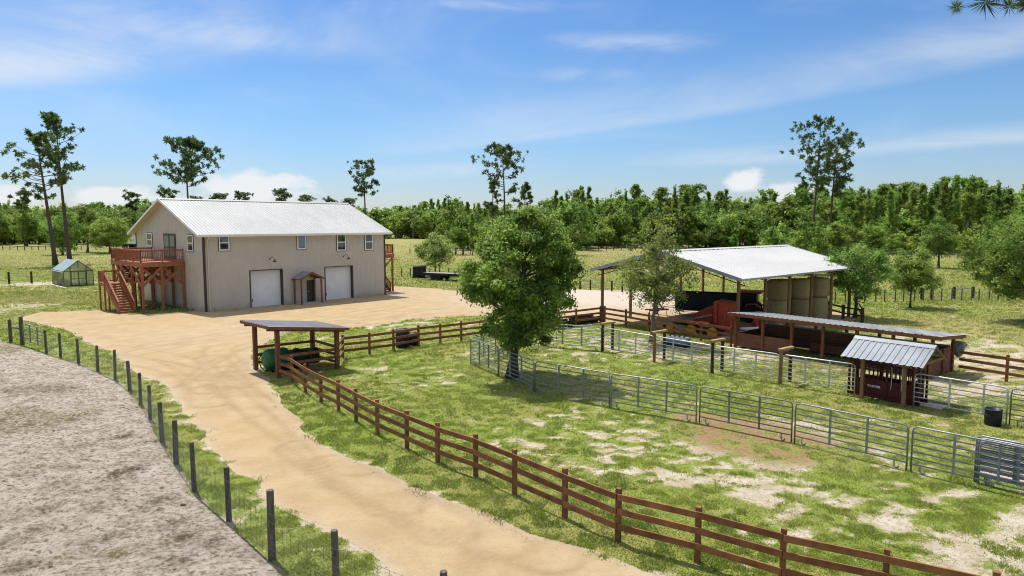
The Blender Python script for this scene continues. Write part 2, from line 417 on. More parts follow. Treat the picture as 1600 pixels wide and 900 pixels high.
def grid_mesh(name, X, Y, Z, keep=None):
    ny, nx = X.shape
    idx = np.arange(nx * ny).reshape(ny, nx)
    q = np.stack([idx[:-1, :-1], idx[:-1, 1:], idx[1:, 1:], idx[1:, :-1]], -1).reshape(-1, 4)
    if keep is not None:
        q = q[keep.reshape(-1)]
    used = np.unique(q); remap = np.full(nx * ny, -1); remap[used] = np.arange(len(used))
    q = remap[q]
    co = np.stack([X, Y, Z], -1).reshape(-1, 3)[used]
    me = bpy.data.meshes.new(name)
    me.vertices.add(len(co)); me.vertices.foreach_set('co', co.astype(np.float32).ravel())
    me.loops.add(q.size); me.loops.foreach_set('vertex_index', q.astype(np.int32).ravel())
    me.polygons.add(len(q)); me.polygons.foreach_set('loop_start', np.arange(0, q.size, 4, dtype=np.int32)); me.polygons.foreach_set('loop_total', np.full(len(q), 4, dtype=np.int32))
    me.polygons.foreach_set('use_smooth', [True] * len(q))
    me.update(calc_edges=True); me.validate()
    return me, used

class NB:
    """short hand for shader nodes"""
    def __init__(s, nt): s.nt = nt
    def val(s, v, sock):
        if hasattr(v, 'is_linked') or hasattr(v, 'links'): s.nt.links.new(v, sock)
        else: sock.default_value = v
    def m(s, op, a, b=0.0, c=None, clamp=False):
        n = s.nt.nodes.new('ShaderNodeMath'); n.operation = op; n.use_clamp = clamp
        s.val(a, n.inputs[0]); s.val(b, n.inputs[1])
        if c is not None: s.val(c, n.inputs[2])
        return n.outputs[0]
    def noise(s, vec, scale, detail=4, rough=0.6, stretch=None, dist=0.0):
        n = s.nt.nodes.new('ShaderNodeTexNoise'); n.inputs['Scale'].default_value = scale; n.inputs['Detail'].default_value = detail; n.inputs['Roughness'].default_value = rough
        n.inputs['Distortion'].default_value = dist
        if stretch:
            mp = s.nt.nodes.new('ShaderNodeMapping'); mp.inputs['Scale'].default_value = stretch
            s.nt.links.new(vec, mp.inputs[0]); vec = mp.outputs[0]
        s.nt.links.new(vec, n.inputs['Vector'])
        return n.outputs['Fac']
    def ss(s, x, a, b):
        n = s.nt.nodes.new('ShaderNodeMapRange'); n.interpolation_type = 'SMOOTHSTEP'
        s.val(x, n.inputs[0]); n.inputs[1].default_value = a; n.inputs[2].default_value = b
        return n.outputs[0]
    def mix(s, f, a, b, blend='MIX'):
        n = s.nt.nodes.new('ShaderNodeMix'); n.data_type = 'RGBA'; n.blend_type = blend
        s.val(f, n.inputs[0])
        for v, k in ((a, 6), (b, 7)):
            if isinstance(v, tuple): n.inputs[k].default_value = (*v, 1)
            else: s.nt.links.new(v, n.inputs[k])
        return n.outputs[2]
    def attr(s, name):
        n = s.nt.nodes.new('ShaderNodeAttribute'); n.attribute_name = name
        return n.outputs['Fac']

def soil_mat(name):
    m = bpy.data.materials.new(name); m.use_nodes = True
    nt = m.node_tree; b = nt.nodes['Principled BSDF']
    b.inputs['Roughness'].default_value = 0.95; b.inputs['Specular IOR Level'].default_value = 0.08
    tc = nt.nodes.new('ShaderNodeTexCoord')
    return m, nt, b, tc.outputs['Object'], NB(nt)
def put_bump(nt, b, h, dist, strength=1.0):
    bp = nt.nodes.new('ShaderNodeBump'); bp.inputs['Distance'].default_value = dist; bp.inputs['Strength'].default_value = strength
    nt.links.new(h, bp.inputs['Height']); nt.links.new(bp.outputs[0], b.inputs['Normal'])

# pasture soil: sand, brown earth and short grass, mixed by the cover measured on the mesh
m, nt, b, O, nb = soil_mat('pasture ground')
fine = nb.noise(O, 9.0, 6, 0.7); mid = nb.noise(O, 1.3, 6, 0.65); big = nb.noise(O, 0.09, 5, 0.6); tiny = nb.noise(O, 38.0, 3, 0.7)
flick = nb.noise(O, 5.0, 8, 0.78)
cv = nb.m('ADD', nb.attr('cover'), nb.m('ADD', nb.m('MULTIPLY', nb.m('SUBTRACT', fine, 0.5), 2.0), nb.m('MULTIPLY', nb.m('SUBTRACT', flick, 0.5), 2.8)))
cover = nb.ss(cv, 0.30, 0.62); thatch = nb.ss(cv, 0.05, 0.38)
sand = nb.mix(nb.ss(mid, 0.35, 0.65), (0.36, 0.30, 0.215), (0.475, 0.425, 0.355))
sand = nb.mix(nb.m('MULTIPLY', nb.ss(fine, 0.52, 0.7), 0.55), sand, (0.24, 0.19, 0.115))
sand = nb.mix(nb.ss(nb.m('ADD', nb.attr('brown'), nb.m('MULTIPLY', nb.m('SUBTRACT', fine, 0.5), 0.6)), 0.25, 0.7), sand, nb.mix(nb.ss(flick, .4, .6), (0.20, 0.13, 0.065), (0.29, 0.195, 0.10)))
sand = nb.mix(nb.m('MULTIPLY', thatch, .62), sand, (0.255, 0.225, 0.10))
green = nb.mix(nb.ss(mid, 0.36, 0.64), (0.135, 0.195, 0.028), (0.225, 0.265, 0.050))
green = nb.mix(nb.m('MULTIPLY', nb.ss(big, 0.40, 0.62), 0.75), green, (0.275, 0.235, 0.085))
wide = nb.noise(O, 0.022, 6, 0.62, (1.0, 2.2, 1)); far = nb.attr('far')
green = nb.mix(nb.m('MULTIPLY', nb.m('MULTIPLY', nb.ss(wide, 0.46, 0.56), far), 0.8), green, (0.29, 0.225, 0.10))
green = nb.mix(nb.m('MULTIPLY', nb.m('MULTIPLY', nb.attr('dry'), nb.ss(nb.noise(O, 0.12, 6, .7), .36, .56)), 0.85), green, (0.32, 0.265, 0.105))
patch = nb.noise(O, 0.35, 7, 0.72, (1.0, 1.6, 1))
green = nb.mix(nb.m('MULTIPLY', nb.m('MULTIPLY', nb.ss(patch, 0.50, 0.60), far), 0.7), green, (0.34, 0.29, 0.17))
green = nb.mix(nb.m('MULTIPLY', nb.m('MULTIPLY', nb.ss(patch, 0.49, 0.40), far), 0.6), green, (0.10, 0.15, 0.025))
green = nb.mix(nb.m('MULTIPLY', nb.ss(nb.noise(O, 6.5, 8, .8), .54, .62), .55), green, (0.42, 0.375, 0.215))
green = nb.mix(nb.ss(tiny, 0.38, 0.72), green, nb.mix(0.4, green, (0.08, 0.13, 0.014)))
nt.links.new(nb.mix(cover, sand, green), b.inputs['Base Color'])
put_bump(nt, b, nb.m('ADD', fine, nb.m('MULTIPLY', tiny, 0.4)), 0.05)
M['ground'] = m

xs = sinh_axis(440, 3.0, -4200, 4200, 8.6); ys = sinh_axis(440, 24.0, -4000, 4300, 8.6)
X, Y = np.meshgrid(xs, ys)
near = (np.abs(X) < 160) & (Y > -20) & (Y < 190)
dr = np.full(X.shape, 50.0); dp = np.full(X.shape, 50.0)
dr[near] = sdf(X[near], Y[near], ROAD)[0]; dp[near] = sdf(X[near], Y[near], PADDOCK)[0]
cov = grass_cover(X, Y, dr, dp)
me, used = grid_mesh('ground', X, Y, np.zeros_like(X))
float_attr(me, 'cover', cov.ravel()[used]); float_attr(me, 'dry', np.clip(bumps(X, Y, DRY), 0, 1).ravel()[used]); float_attr(me, 'far', smooth(45, 85, np.hypot(X, Y)).ravel()[used]); float_attr(me, 'brown', np.clip(bumps(X, Y, BROWN), 0, 1).ravel()[used])
me.materials.append(M['ground'])
ground = tag(link(bpy.data.objects.new('ground', me)), kind='structure')

def sheet(name, outline, step, relief, mat, attrs=(), box=None):
    pts = np.array(outline)
    x0, y0 = pts.min(0); x1, y1 = pts.max(0)
    if box: x0, y0, x1, y1 = max(x0, box[0]), max(y0, box[1]), min(x1, box[2]), min(y1, box[3])
    # rows get wider with distance, where the photograph shows less
    yy = [y0]
    while yy[-1] < y1 + step: yy.append(yy[-1] + step * max(1, yy[-1] / 26))
    xx = np.arange(x0 - step, x1 + step, step * 1.5)
    X, Y = np.meshgrid(xx, np.array(yy))
    d, nx, ny = sdf(X, Y, outline)
    ins = d < 0
    keep = ins[:-1, :-1] | ins[:-1, 1:] | ins[1:, 1:] | ins[1:, :-1]
    out = ~ins
    lim = step * 2.2 * np.maximum(1, Y / 26)
    X2 = np.where(out & (d < lim), nx, X); Y2 = np.where(out & (d < lim), ny, Y)
    Z = 0.004 + np.clip(-d / 0.8, 0, 1) * relief(X2, Y2)
    me, used = grid_mesh(name, X2, Y2, Z, keep)
    for an, fn in attrs:
        float_attr(me, an, fn(X2, Y2, d).ravel()[used])
    me.materials.append(mat)
    return tag(link(bpy.data.objects.new(name, me)), kind='structure')

# sandy drive
m, nt, b, O, nb = soil_mat('sandy drive')
fine = nb.noise(O, 11.0, 6, 0.7); mid = nb.noise(O, 0.8, 6, 0.65); big = nb.noise(O, 0.16, 4, 0.6); streak = nb.noise(O, 1.0, 5, 0.6, (0.5, 2.2, 1), 0.6)
tiny = nb.noise(O, 60.0, 2, 0.6)
c = nb.mix(nb.ss(mid, 0.32, 0.68), (0.325, 0.237, 0.130), (0.395, 0.302, 0.182))
c = nb.mix(nb.m('MULTIPLY', nb.ss(big, 0.45, 0.62), 0.4), c, (0.385, 0.265, 0.13))
c = nb.mix(nb.m('MULTIPLY', nb.ss(streak, 0.54, 0.70), 0.22), c, (0.33, 0.235, 0.135))
c = nb.mix(nb.m('MULTIPLY', nb.attr('track'), 0.78), c, (0.20, 0.135, 0.075))
c = nb.mix(nb.m('MULTIPLY', nb.attr('pale'), 0.7), c, (0.45, 0.415, 0.37))
c = nb.mix(nb.m('MULTIPLY', nb.ss(nb.noise(O, 6.0, 8, .8), 0.53, 0.62), 0.35), c, (0.27, 0.195, 0.115))
c = nb.mix(nb.m('MULTIPLY', nb.ss(nb.noise(O, 9.0, 8, .8), 0.54, 0.62), 0.25), c, (0.45, 0.36, 0.24))
nt.links.new(c, b.inputs['Base Color'])
put_bump(nt, b, nb.m('ADD', fine, nb.m('MULTIPLY', tiny, 0.35)), 0.03)
M['road'] = m
TRACKS = []
for line in ([(330,610),(300,585),(255,572),(180,560)], [(560,730),(450,640),(370,580),(330,545),(420,525),(560,508)], [(620,790),(480,690),(350,600),(270,560),(180,545)],
             [(330,590),(390,550),(480,520),(620,498),(720,490)], [(200,555),(300,535),(420,517),(560,500),(690,480)], [(700,830),(560,740),(430,660),(360,600),(330,560)],
             [(240,540),(330,528),(450,505),(620,480)], [(780,850),(640,785),(520,725)], [(310,600),(340,570),(400,545),(440,535)], [(640,470),(760,480),(900,478)],
             [(860,870),(700,815),(560,755),(470,700)], [(420,560),(350,580),(320,600),(330,630)]):
    TRACKS.append([P(*p) for p in line])
def seg_dist(x, y, line):
    d = np.full(x.shape, 1e9)
    # a smooth curve through the points
    pts = np.array(line)
    t = np.linspace(0, 1, 40); k = np.linspace(0, 1, len(pts))
    cx = np.interp(t, k, pts[:, 0]); cy = np.interp(t, k, pts[:, 1])
    for _ in range(6):
        cx[1:-1] = (cx[:-2] + 2 * cx[1:-1] + cx[2:]) / 4; cy[1:-1] = (cy[:-2] + 2 * cy[1:-1] + cy[2:]) / 4
    for i in range(39):
        ax, ay, dx, dy = cx[i], cy[i], cx[i+1] - cx[i], cy[i+1] - cy[i]
        u = np.clip(((x - ax) * dx + (y - ay) * dy) / (dx * dx + dy * dy + 1e-9), 0, 1)
        d = np.minimum(d, np.hypot(x - ax - u * dx, y - ay - u * dy))
    return d
_tc = {}
def tracks(x, y):
    key = x.shape
    if key in _tc: return _tc[key]
    t = np.zeros_like(x)
    for i, ln in enumerate(TRACKS):
        d = seg_dist(x, y, ln)
        w = 0.8 * np.exp(-((np.abs(d - 0.78) / 0.14) ** 2)) * (0.25 + 0.65 * fbm(x, y, 3.0, 40 + i, 3))
        t = np.maximum(t, w)
    _tc[key] = t
    return t
sheet('dirt_drive', ROAD, 0.13, lambda x, y: 0.012 + 0.03 * fbm(x, y, 1.5, 5, 4) - 0.02 * tracks(x, y), M['road'],
      [('track', lambda x, y, d: tracks(x, y) + 0.15 * smooth(0.55, 0.75, fbm(x, y, 0.9, 71, 4))),
       ('pale', lambda x, y, d: np.clip(np.exp(d / 0.3) * 0.35 + bumps(x, y, [(*P(930, 462), 9, .9), (*P(990, 457), 8, .8), (*P(330, 520), 4, .2)]), 0, 1))])

# trampled paddock
m, nt, b, O, nb = soil_mat('trampled paddock sand')
fine = nb.noise(O, 8.0, 6, 0.72); mid = nb.noise(O, 1.6, 6, 0.65); big = nb.noise(O, 0.35, 4, 0.6); tiny = nb.noise(O, 45.0, 3, 0.7)
grain = nb.noise(O, 6.5, 7, 0.74, (1, 1.3, 1))
c = nb.mix(nb.ss(mid, 0.33, 0.62), (0.37, 0.305, 0.24), (0.59, 0.515, 0.435))
c = nb.mix(nb.m('MULTIPLY', nb.ss(grain, 0.515, 0.60), .7), c, (0.64, 0.575, 0.50))
c = nb.mix(nb.m('MULTIPLY', nb.ss(grain, 0.48, 0.40), .9), c, (0.185, 0.14, 0.10))
c = nb.mix(nb.m('MULTIPLY', nb.ss(fine, 0.53, 0.63), 0.7), c, (0.155, 0.115, 0.09))
c = nb.mix(nb.m('MULTIPLY', nb.ss(nb.attr('weed'), 0.15, 0.8), nb.ss(fine, 0.38, 0.6)), c, (0.185, 0.16, 0.06))
c = nb.mix(nb.m('MULTIPLY', nb.attr('dung'), nb.ss(fine, 0.3, 0.6)), c, (0.11, 0.085, 0.055))
c = nb.mix(nb.ss(tiny, 0.35, 0.8), c, nb.mix(0.35, c, (0.18, 0.14, 0.11)))
nt.links.new(c, b.inputs['Base Color'])
put_bump(nt, b, nb.m('ADD', nb.m('MULTIPLY', fine, 1.0), nb.m('MULTIPLY', tiny, 0.4)), 0.15)
M['paddock'] = m
WEED = [(*P(a, c_), r, v) for a, c_, r, v in [(20,665,.9,.9),(80,662,.8,.9),(5,655,1.0,.8),(60,735,.6,.5),(10,545,2,.9),(110,605,1.2,.2),(190,745,.4,.6),(110,870,.3,.7),(180,870,.25,.8),(300,600,.1,.1),(150,640,.8,.4),(60,610,1.2,.4),(330,830,.5,.5),(230,720,.5,.4),(40,840,.5,.6),(250,860,.4,.6),(150,560,1.2,.4)]]
DUNG = [(*P(a, c_), r, v) for a, c_, r, v in [(190,685,.28,1),(180,745,.22,1),(200,738,.25,.9),(250,785,.25,1),(290,843,.22,1),(160,845,.25,.8),(272,820,.2,.7),(45,890,.2,1),(215,735,.15,1),(100,612,.6,.5),(330,850,.2,.6),(120,700,.3,.5),(60,800,.25,.6),(150,800,.2,.7),(240,690,.18,.7),(90,760,.25,.5),(200,640,.3,.4),(40,610,.8,.5),(230,800,.2,.7),(270,880,.25,.7),(25,745,.2,.6),(140,585,.5,.4)]]
sheet('sand_paddock', PADDOCK, 0.085, lambda x, y: 0.01 + 0.13 * fbm(x, y, 0.45, 15, 4) * smooth(0.3, 0.6, fbm(x, y, 0.28, 31, 2)) + 0.02 * fbm(x, y, 2.2, 8, 2), M['paddock'],
      [('weed', lambda x, y, d: np.clip(bumps(x, y, WEED) * (0.4 + 1.2 * fbm(x, y, .5, 61, 3)), 0, 1)),
       ('dung', lambda x, y, d: np.clip(bumps(x, y, DUNG) * 1.1 + 0.5 * smooth(0.66, 0.76, fbm(x, y, 0.5, 91, 4)), 0, 1))], box=(-34, 9.5, 3, 46))

# clods and dung balls lying loose on the paddock
def lumps(name, pts, mat):
    mb = MB()
    rr = np.random.default_rng(4)
    for (x, y, s) in pts:
        n = len(mb.v); k = 7
        for ring, (zz, rad) in enumerate(((0.0, 1.0), (0.35, .92), (0.62, .5))):
            for j in range(k):
                t = 2 * math.pi * j / k + ring
                q = rad * s * (0.75 + 0.5 * rr.random())
                mb.v.append((x + q * math.cos(t), y + q * 0.8 * math.sin(t), zz * s * (0.8 + .3 * rr.random()) + 0.01))
        for ring in range(2):
            for j in range(k):
                j2 = (j + 1) % k
                mb.f.append((n + ring*k + j, n + ring*k + j2, n + (ring+1)*k + j2, n + (ring+1)*k + j))
        mb.f.append(tuple(n + 2*k + j for j in range(k)))
    return mb.build(name, mat, None, smooth=True)
M['dung'] = pmat('dung clods', (0.085, 0.06, 0.04), (0.04, 0.03, 0.022), 12, 0.95, bump=0.01)
rr = np.random.default_rng(12)
pts = []
for bx, by, r, v in DUNG:
    for k in range(14):
        pts.append((bx + rr.normal() * r, by + rr.normal() * r * .8, 0.02 + 0.035 * rr.random()))
pts += [(*P(195, 786), 0.10), (*P(286, 791), 0.09), (*P(182, 682), .06), (*P(15, 763), .05)]
for k in range(500):
    q = P(rr.uniform(-20, 430), rr.uniform(560, 905))
    if sdf(np.array([q[0]]), np.array([q[1]]), PADDOCK)[0][0] < -0.3: pts.append((q[0], q[1], 0.012 + 0.03 * rr.random() ** 3))
tag(lumps('clods', pts, M['dung']), kind='stuff')
# stick lying in the paddock
st = MB(); q = P(2, 763); st.tube([(q[0] - .3, q[1], .05), (q[0] + .05, q[1] + .04, .07), (q[0] + .32, q[1] + .1, .05)], [.022, .02, .01], 6)
tag(st.build('stick', M['bark']), 'short dead stick lying on the trampled sand at the left edge', 'stick')

# ------------------------------------------------------------------ blades of grass: one mesh nobody could count
ROAD_D = rasterise(ROAD); PAD_D = rasterise(PADDOCK, -40, 10, 8, 60, .1)
def blades(n, seed, ylo, yhi, hmul=1.0):
    g = np.random.default_rng(seed)
    u = g.random(n * 3)
    e = -0.55
    y = (ylo ** e + u * (yhi ** e - ylo ** e)) ** (1 / e)
    x = (g.random(n * 3) * 1.9 - 0.95) * (y * 0.85 + 1.5)
    d = ROAD_D(x, y); p = PAD_D(x, y)
    c = grass_cover(x, y, d, p)
    tuft = fbm(x, y, 0.35, 77, 2)
    ok = (g.random(n * 3) < (.05 + .95 * c ** 1.2) * (0.35 + .9 * smooth(.35, .7, tuft))) & ((p > 0.0) | ((p > -.6) & (g.random(n * 3) < .6 * np.exp(np.minimum(p, 0) / .2)))) & ((d > -0.02) | ((d > -0.45) & (g.random(n * 3) < 0.9 * smooth(.45, .62, fbm(x, y, .7, 88, 3)) * np.exp(np.minimum(d, 0) / .22))))
    x, y, c, tuft = x[ok][:n], y[ok][:n], c[ok][:n], tuft[ok][:n]
    n = len(x)
    sc = np.clip(y / 26, 0.75, 4)
    h = (0.045 + 0.075 * g.random(n) * (0.4 + c)) * (0.32 + 0.42 * smooth(.4, .75, tuft)) * np.sqrt(sc) * hmul
    w = (0.011 + 0.012 * g.random(n)) * sc
    a = g.random(n) * 6.283; la = g.random(n) * 6.283; lean = h * (0.25 + 0.8 * g.random(n))
    base = np.stack([x, y, np.full(n, 0.0)], -1)
    dx = np.stack([np.cos(a) * w, np.sin(a) * w, np.zeros(n)], -1)
    tip = base + np.stack([np.cos(la) * lean, np.sin(la) * lean, h], -1)
    co = np.stack([base - dx, base + dx, tip], 1).reshape(-1, 3)
    me = bpy.data.meshes.new('grass')
    me.vertices.add(len(co)); me.vertices.foreach_set('co', co.astype(np.float32).ravel())
    me.loops.add(len(co)); me.loops.foreach_set('vertex_index', np.arange(len(co), dtype=np.int32))
    me.polygons.add(n); me.polygons.foreach_set('loop_start', np.arange(0, 3 * n, 3, dtype=np.int32)); me.polygons.foreach_set('loop_total', np.full(n, 3, dtype=np.int32))
    me.update(calc_edges=True)
    dry = fbm(x, y, 3.5, 55, 3)
    t = np.clip(0.12 + 0.7 * fbm(x, y, 1.1, 33, 3) + 0.25 * (g.random(n) - .5) + 0.9 * np.maximum(0, dry - .52) + .12 * (1 - c), 0, 0.86)
    t = t - np.clip(bumps(x, y, LUSH), 0, .2)
    t = np.where(g.random(n) < 0.17 + .55 * np.clip(bumps(x, y, DRY), 0, 1) + 0.25 * np.maximum(0, dry - .5) + bumps(x, y, BROWN) * .3, 1.0, t)
    float_attr(me, 'tint', np.repeat(t, 3))
    me.materials.append(M['grass'])
    return tag(link(bpy.data.objects.new('grass', me)), kind='stuff')
blades(520000, 5, 11.5, 75)
blades(240000, 6, 62, 230, 1.3)

# ------------------------------------------------------------------ sky, sun, camera
SUN_EL, SHADOW = R(62), (0.60, -0.80)          # shadows run to the right and towards the camera
to_sun = Vector((-SHADOW[0] * math.cos(SUN_EL), -SHADOW[1] * math.cos(SUN_EL), math.sin(SUN_EL)))
sl = bpy.data.lights.new('sun', 'SUN'); sl.energy = 5.0; sl.angle = R(0.53); sl.color = (1.0, 0.955, 0.88)
so = bpy.data.objects.new('sun', sl); so.rotation_euler = to_sun.to_track_quat('Z', 'Y').to_euler(); so.location = (-20, 30, 40); link(so)

W = bpy.data.worlds.new('World'); S.world = W; W.use_nodes = True
nt = W.node_tree; nb = NB(nt); N = nt.nodes; L = nt.links
bg = N['Background']; bg.inputs['Strength'].default_value = 0.13
sky = N.new('ShaderNodeTexSky'); sky.sky_type = 'NISHITA'; sky.sun_disc = False
sky.sun_elevation = SUN_EL; sky.sun_rotation = math.atan2(to_sun.x, to_sun.y)
sky.altitude = 20; sky.air_density = 1.0; sky.dust_density = 0.25; sky.ozone_density = 2.5
tc = N.new('ShaderNodeTexCoord'); sx = N.new('ShaderNodeSeparateXYZ'); L.new(tc.outputs['Generated'], sx.inputs[0])
az = nb.m('ARCTAN2', sx.outputs[0], sx.outputs[1]); el = nb.m('ARCSINE', sx.outputs[2])
cb = N.new('ShaderNodeCombineXYZ'); L.new(az, cb.inputs[0]); L.new(el, cb.inputs[1]); AE = cb.outputs[0]
hs = N.new('ShaderNodeHueSaturation'); hs.inputs['Saturation'].default_value = 1.10; hs.inputs['Value'].default_value = 1.0
L.new(sky.outputs[0], hs.inputs['Color'])
cr = N.new('ShaderNodeValToRGB'); cr.color_ramp.interpolation = 'EASE'
for i_, (p_, c_) in enumerate(((0.0, (.52, .545, .68)), (.16, (.54, .66, .78)), (.33, (.50, .65, .82)))):
    e_ = cr.color_ramp.elements[i_] if i_ < 2 else cr.color_ramp.elements.new(p_)
    e_.position = p_; e_.color = (*c_, 1)
L.new(el, cr.inputs[0])
blue = nb.mix(1.0, hs.outputs[0], cr.outputs[0], 'MULTIPLY')
fil = nb.noise(AE, 5.0, 7, 0.62, (1.0, 4.5, 1), 0.5)
fil2 = nb.noise(AE, 2.4, 6, 0.6, (1.0, 3.0, 1), 0.8)
puff = nb.noise(AE, 17.0, 6, 0.6, (1.0, 1.7, 1), 0.2)
def band(a0, e0, a1, e1, up, dn, amt, nz, lo=0.3, hi=0.7, ends=0.12):
    """a streak of high cloud along a line, with a sharper lower and a softer upper edge"""
    k = (e1 - e0) / (a1 - a0)
    ln = nb.m('ADD', nb.m('MULTIPLY', nb.m('SUBTRACT', az, a0), k), e0)
    d = nb.m('SUBTRACT', el, ln)
    f = nb.m('MULTIPLY', nb.ss(d, -dn, dn * .4), nb.m('SUBTRACT', 1.0, nb.ss(d, 0.0, up)))
    f = nb.m('MULTIPLY', f, nb.m('MULTIPLY', nb.ss(az, a0 - ends, a0 + ends), nb.m('SUBTRACT', 1.0, nb.ss(az, a1 - ends, a1 + ends))))
    return nb.m('MULTIPLY', f, nb.m('MULTIPLY', nb.ss(nz, lo, hi), amt))
def A(px): return math.atan((px - 800) / F)
def E_(py, px=800): return math.atan((349 - py) / F * math.cos(A(px)))
layers = [band(A(620), E_(243), A(1700), E_(78, 1600), .085, .012, .50, fil2, .2, .75, .16),
          band(A(1000), E_(265), A(1750), E_(215, 1600), .03, .012, .45, fil, .25, .7, .12),
          band(A(-150), E_(145, 0), A(300), E_(100, 300), .09, .035, .80, fil2, .22, .66, .14),
          band(A(60), E_(45, 100), A(560), E_(92, 560), .09, .022, .62, fil2, .22, .72, .14),
          band(A(850), E_(80), A(1090), E_(88), .026, .016, .42, fil, .3, .7, .05),
          band(A(850), E_(128), A(980), E_(126), .020, .012, .40, fil, .3, .7, .035),
          band(A(690), E_(22), A(860), E_(26), .018, .012, .42, fil, .3, .7, .04),
          band(A(120), E_(192, 180), A(260), E_(190, 260), .014, .010, .30, fil, .3, .7, .05),
          band(A(570), E_(280), A(760), E_(268), .022, .014, .42, fil, .25, .65, .06),
          band(A(1300), E_(118, 1300), A(1700), E_(60, 1600), .05, .02, .25, fil, .3, .7, .1)]
def cumulus(px, py, w, h, amt=1.0):
    """a heap of bright cloud low over the trees: flat below, knobbly above"""
    a = nb.m('DIVIDE', nb.m('SUBTRACT', az, A(px)), w / F)
    e = nb.m('DIVIDE', nb.m('SUBTRACT', el, E_(py, px)), h / F)
    r = nb.m('ADD', nb.m('MULTIPLY', a, a), nb.m('MULTIPLY', e, e))
    s = nb.m('ADD', nb.m('SUBTRACT', 1.0, nb.m('SQRT', r)), nb.m('MULTIPLY', nb.m('SUBTRACT', puff, 0.5), 2.1))
    return nb.m('MULTIPLY', nb.ss(s, -0.02, 0.62), amt)
layers += [cumulus(405, 296, 92, 34, .9), cumulus(175, 306, 66, 18, .85), cumulus(15, 308, 40, 20, .8), cumulus(1158, 283, 34, 20, .95), cumulus(1235, 299, 55, 18, .75), cumulus(300, 314, 80, 10, .5)]
tot = layers[0]
for l in layers[1:]:
    tot = nb.m('SUBTRACT', 1.0, nb.m('MULTIPLY', nb.m('SUBTRACT', 1.0, tot), nb.m('SUBTRACT', 1.0, l)))
veil = nb.m('MULTIPLY', nb.ss(fil2, .42, .8), nb.m('MULTIPLY', nb.ss(el, 0.0, 0.12), .26))
tot = nb.m('MAXIMUM', tot, veil)
high = nb.noise(AE, 1.7, 6, 0.6, (1.0, 2.0, 1), 0.4)          # unseen cloud above the frame, added to lift and whiten the fill light
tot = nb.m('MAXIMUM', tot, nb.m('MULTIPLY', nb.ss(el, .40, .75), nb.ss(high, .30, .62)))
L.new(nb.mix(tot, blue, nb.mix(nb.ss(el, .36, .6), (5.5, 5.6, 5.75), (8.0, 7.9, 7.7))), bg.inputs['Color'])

cam = bpy.data.cameras.new('camera'); cam.sensor_width = 36; cam.lens = 36 * F / 1600; cam.clip_start = 0.1; cam.clip_end = 9000
co = bpy.data.objects.new('camera', cam); co.location = (0, 0, HC); co.rotation_euler = (math.pi / 2 - PIT, 0, 0); link(co)
S.camera = co
S.view_settings.view_transform = 'Standard'; S.view_settings.look = 'None'; S.view_settings.exposure = 0.3; S.view_settings.gamma = 1.0; S.view_settings.use_curve_mapping = False
try:
    S.cycles.filter_width = 1.05; S.cycles.max_bounces = 8; S.cycles.diffuse_bounces = 3; S.cycles.transmission_bounces = 4; S.cycles.transparent_max_bounces = 12
except Exception: pass
# ------------------------------------------------------------------ the tan barn house
A0 = P(322, 488); HU = (0.669, 0.743); HV = (-0.743, 0.669); HRZ = math.atan2(HU[1], HU[0])
HL, HW, EAVE, RISE = 18.85, 14.9, 6.55, 3.0
SL = RISE / (HW / 2)
house = thing('barn_house', 'two storey tan metal barn house with pale gable roof and two white garage doors', 'house', (A0[0], A0[1], 0), HRZ)

def front_span(px0, px1, py0, py1):
    s0, z1 = on_wall(px0, py0, A0, HU); s1, _ = on_wall(px1, py0, A0, HU)
    _, z0 = on_wall((px0 + px1) / 2, py1, A0, HU); _, z1 = on_wall((px0 + px1) / 2, py0, A0, HU)
    return s0, s1, max(0.0, z0), z1
def gable_span(px0, px1, py0, py1):
    s0, _ = on_wall(px1, py0, A0, HV); s1, _ = on_wall(px0, py0, A0, HV)
    _, z0 = on_wall((px0 + px1) / 2, py1, A0, HV); _, z1 = on_wall((px0 + px1) / 2, py0, A0, HV)
    return s0, s1, max(0.0, z0), z1
G1 = front_span(391, 440, 422.5, 481); G2 = front_span(508, 550, 417, 468); PD = front_span(479, 492, 437, 474)
G1 = (G1[0], G1[1], 0.0, G1[3]); G2 = (G2[0], G2[1], 0.0, G2[3])
HOLES = [G1, G2]

def ribs(a0, a1, pitch=0.305, depth=0.016):
    """stations of a ribbed metal sheet: flat pans with a raised rib"""
    out = []; a = a0
    while a < a1 - 1e-6:
        for da, dd in ((0, 0), (pitch - 0.11, 0), (pitch - 0.085, depth), (pitch - 0.03, depth), (pitch - 0.005, 0)):
            if a + da < a1: out.append((a + da, dd))
        a += pitch
    out.append((a1, 0)); return out

w = MB()
def rib_wall(mb, st, pos, ztop, holes=(), z0=0.0):
    for (a, da), (b, db) in zip(st, st[1:]):
        mid = (a + b) / 2
        lo = [(z0, None)]
        segs = [[z0, None]]
        for h in holes:
            if h[0] < mid < h[1]: segs = [[h[3], None]]
        za, zb = ztop(a), ztop(b)
        mb.quad(pos(a, da, segs[0][0]), pos(b, db, segs[0][0]), pos(b, db, zb), pos(a, da, za))
stf = ribs(0.0, HL)
cut = sorted(set([h[k] for h in HOLES for k in (0, 1)]))
st2 = []
for (a, da), (b, db) in zip(stf, stf[1:]):
    st2.append((a, da))
    for c_ in cut:
        if a < c_ < b: st2.append((c_, da + (db - da) * (c_ - a) / (b - a)))
st2.append(stf[-1])
rib_wall(w, st2, lambda a, d, z: (a, -d, z), lambda a: EAVE + .1, HOLES)
rib_wall(w, ribs(0, HL), lambda a, d, z: (a, HW + d, z), lambda a: EAVE + .1)
gz = lambda b: EAVE + .1 + SL * min(b, HW - b)
stg = sorted(ribs(0, HW / 2) + ribs(HW / 2, HW)[1:])
rib_wall(w, stg, lambda b, d, z: (-d, b, z), gz)
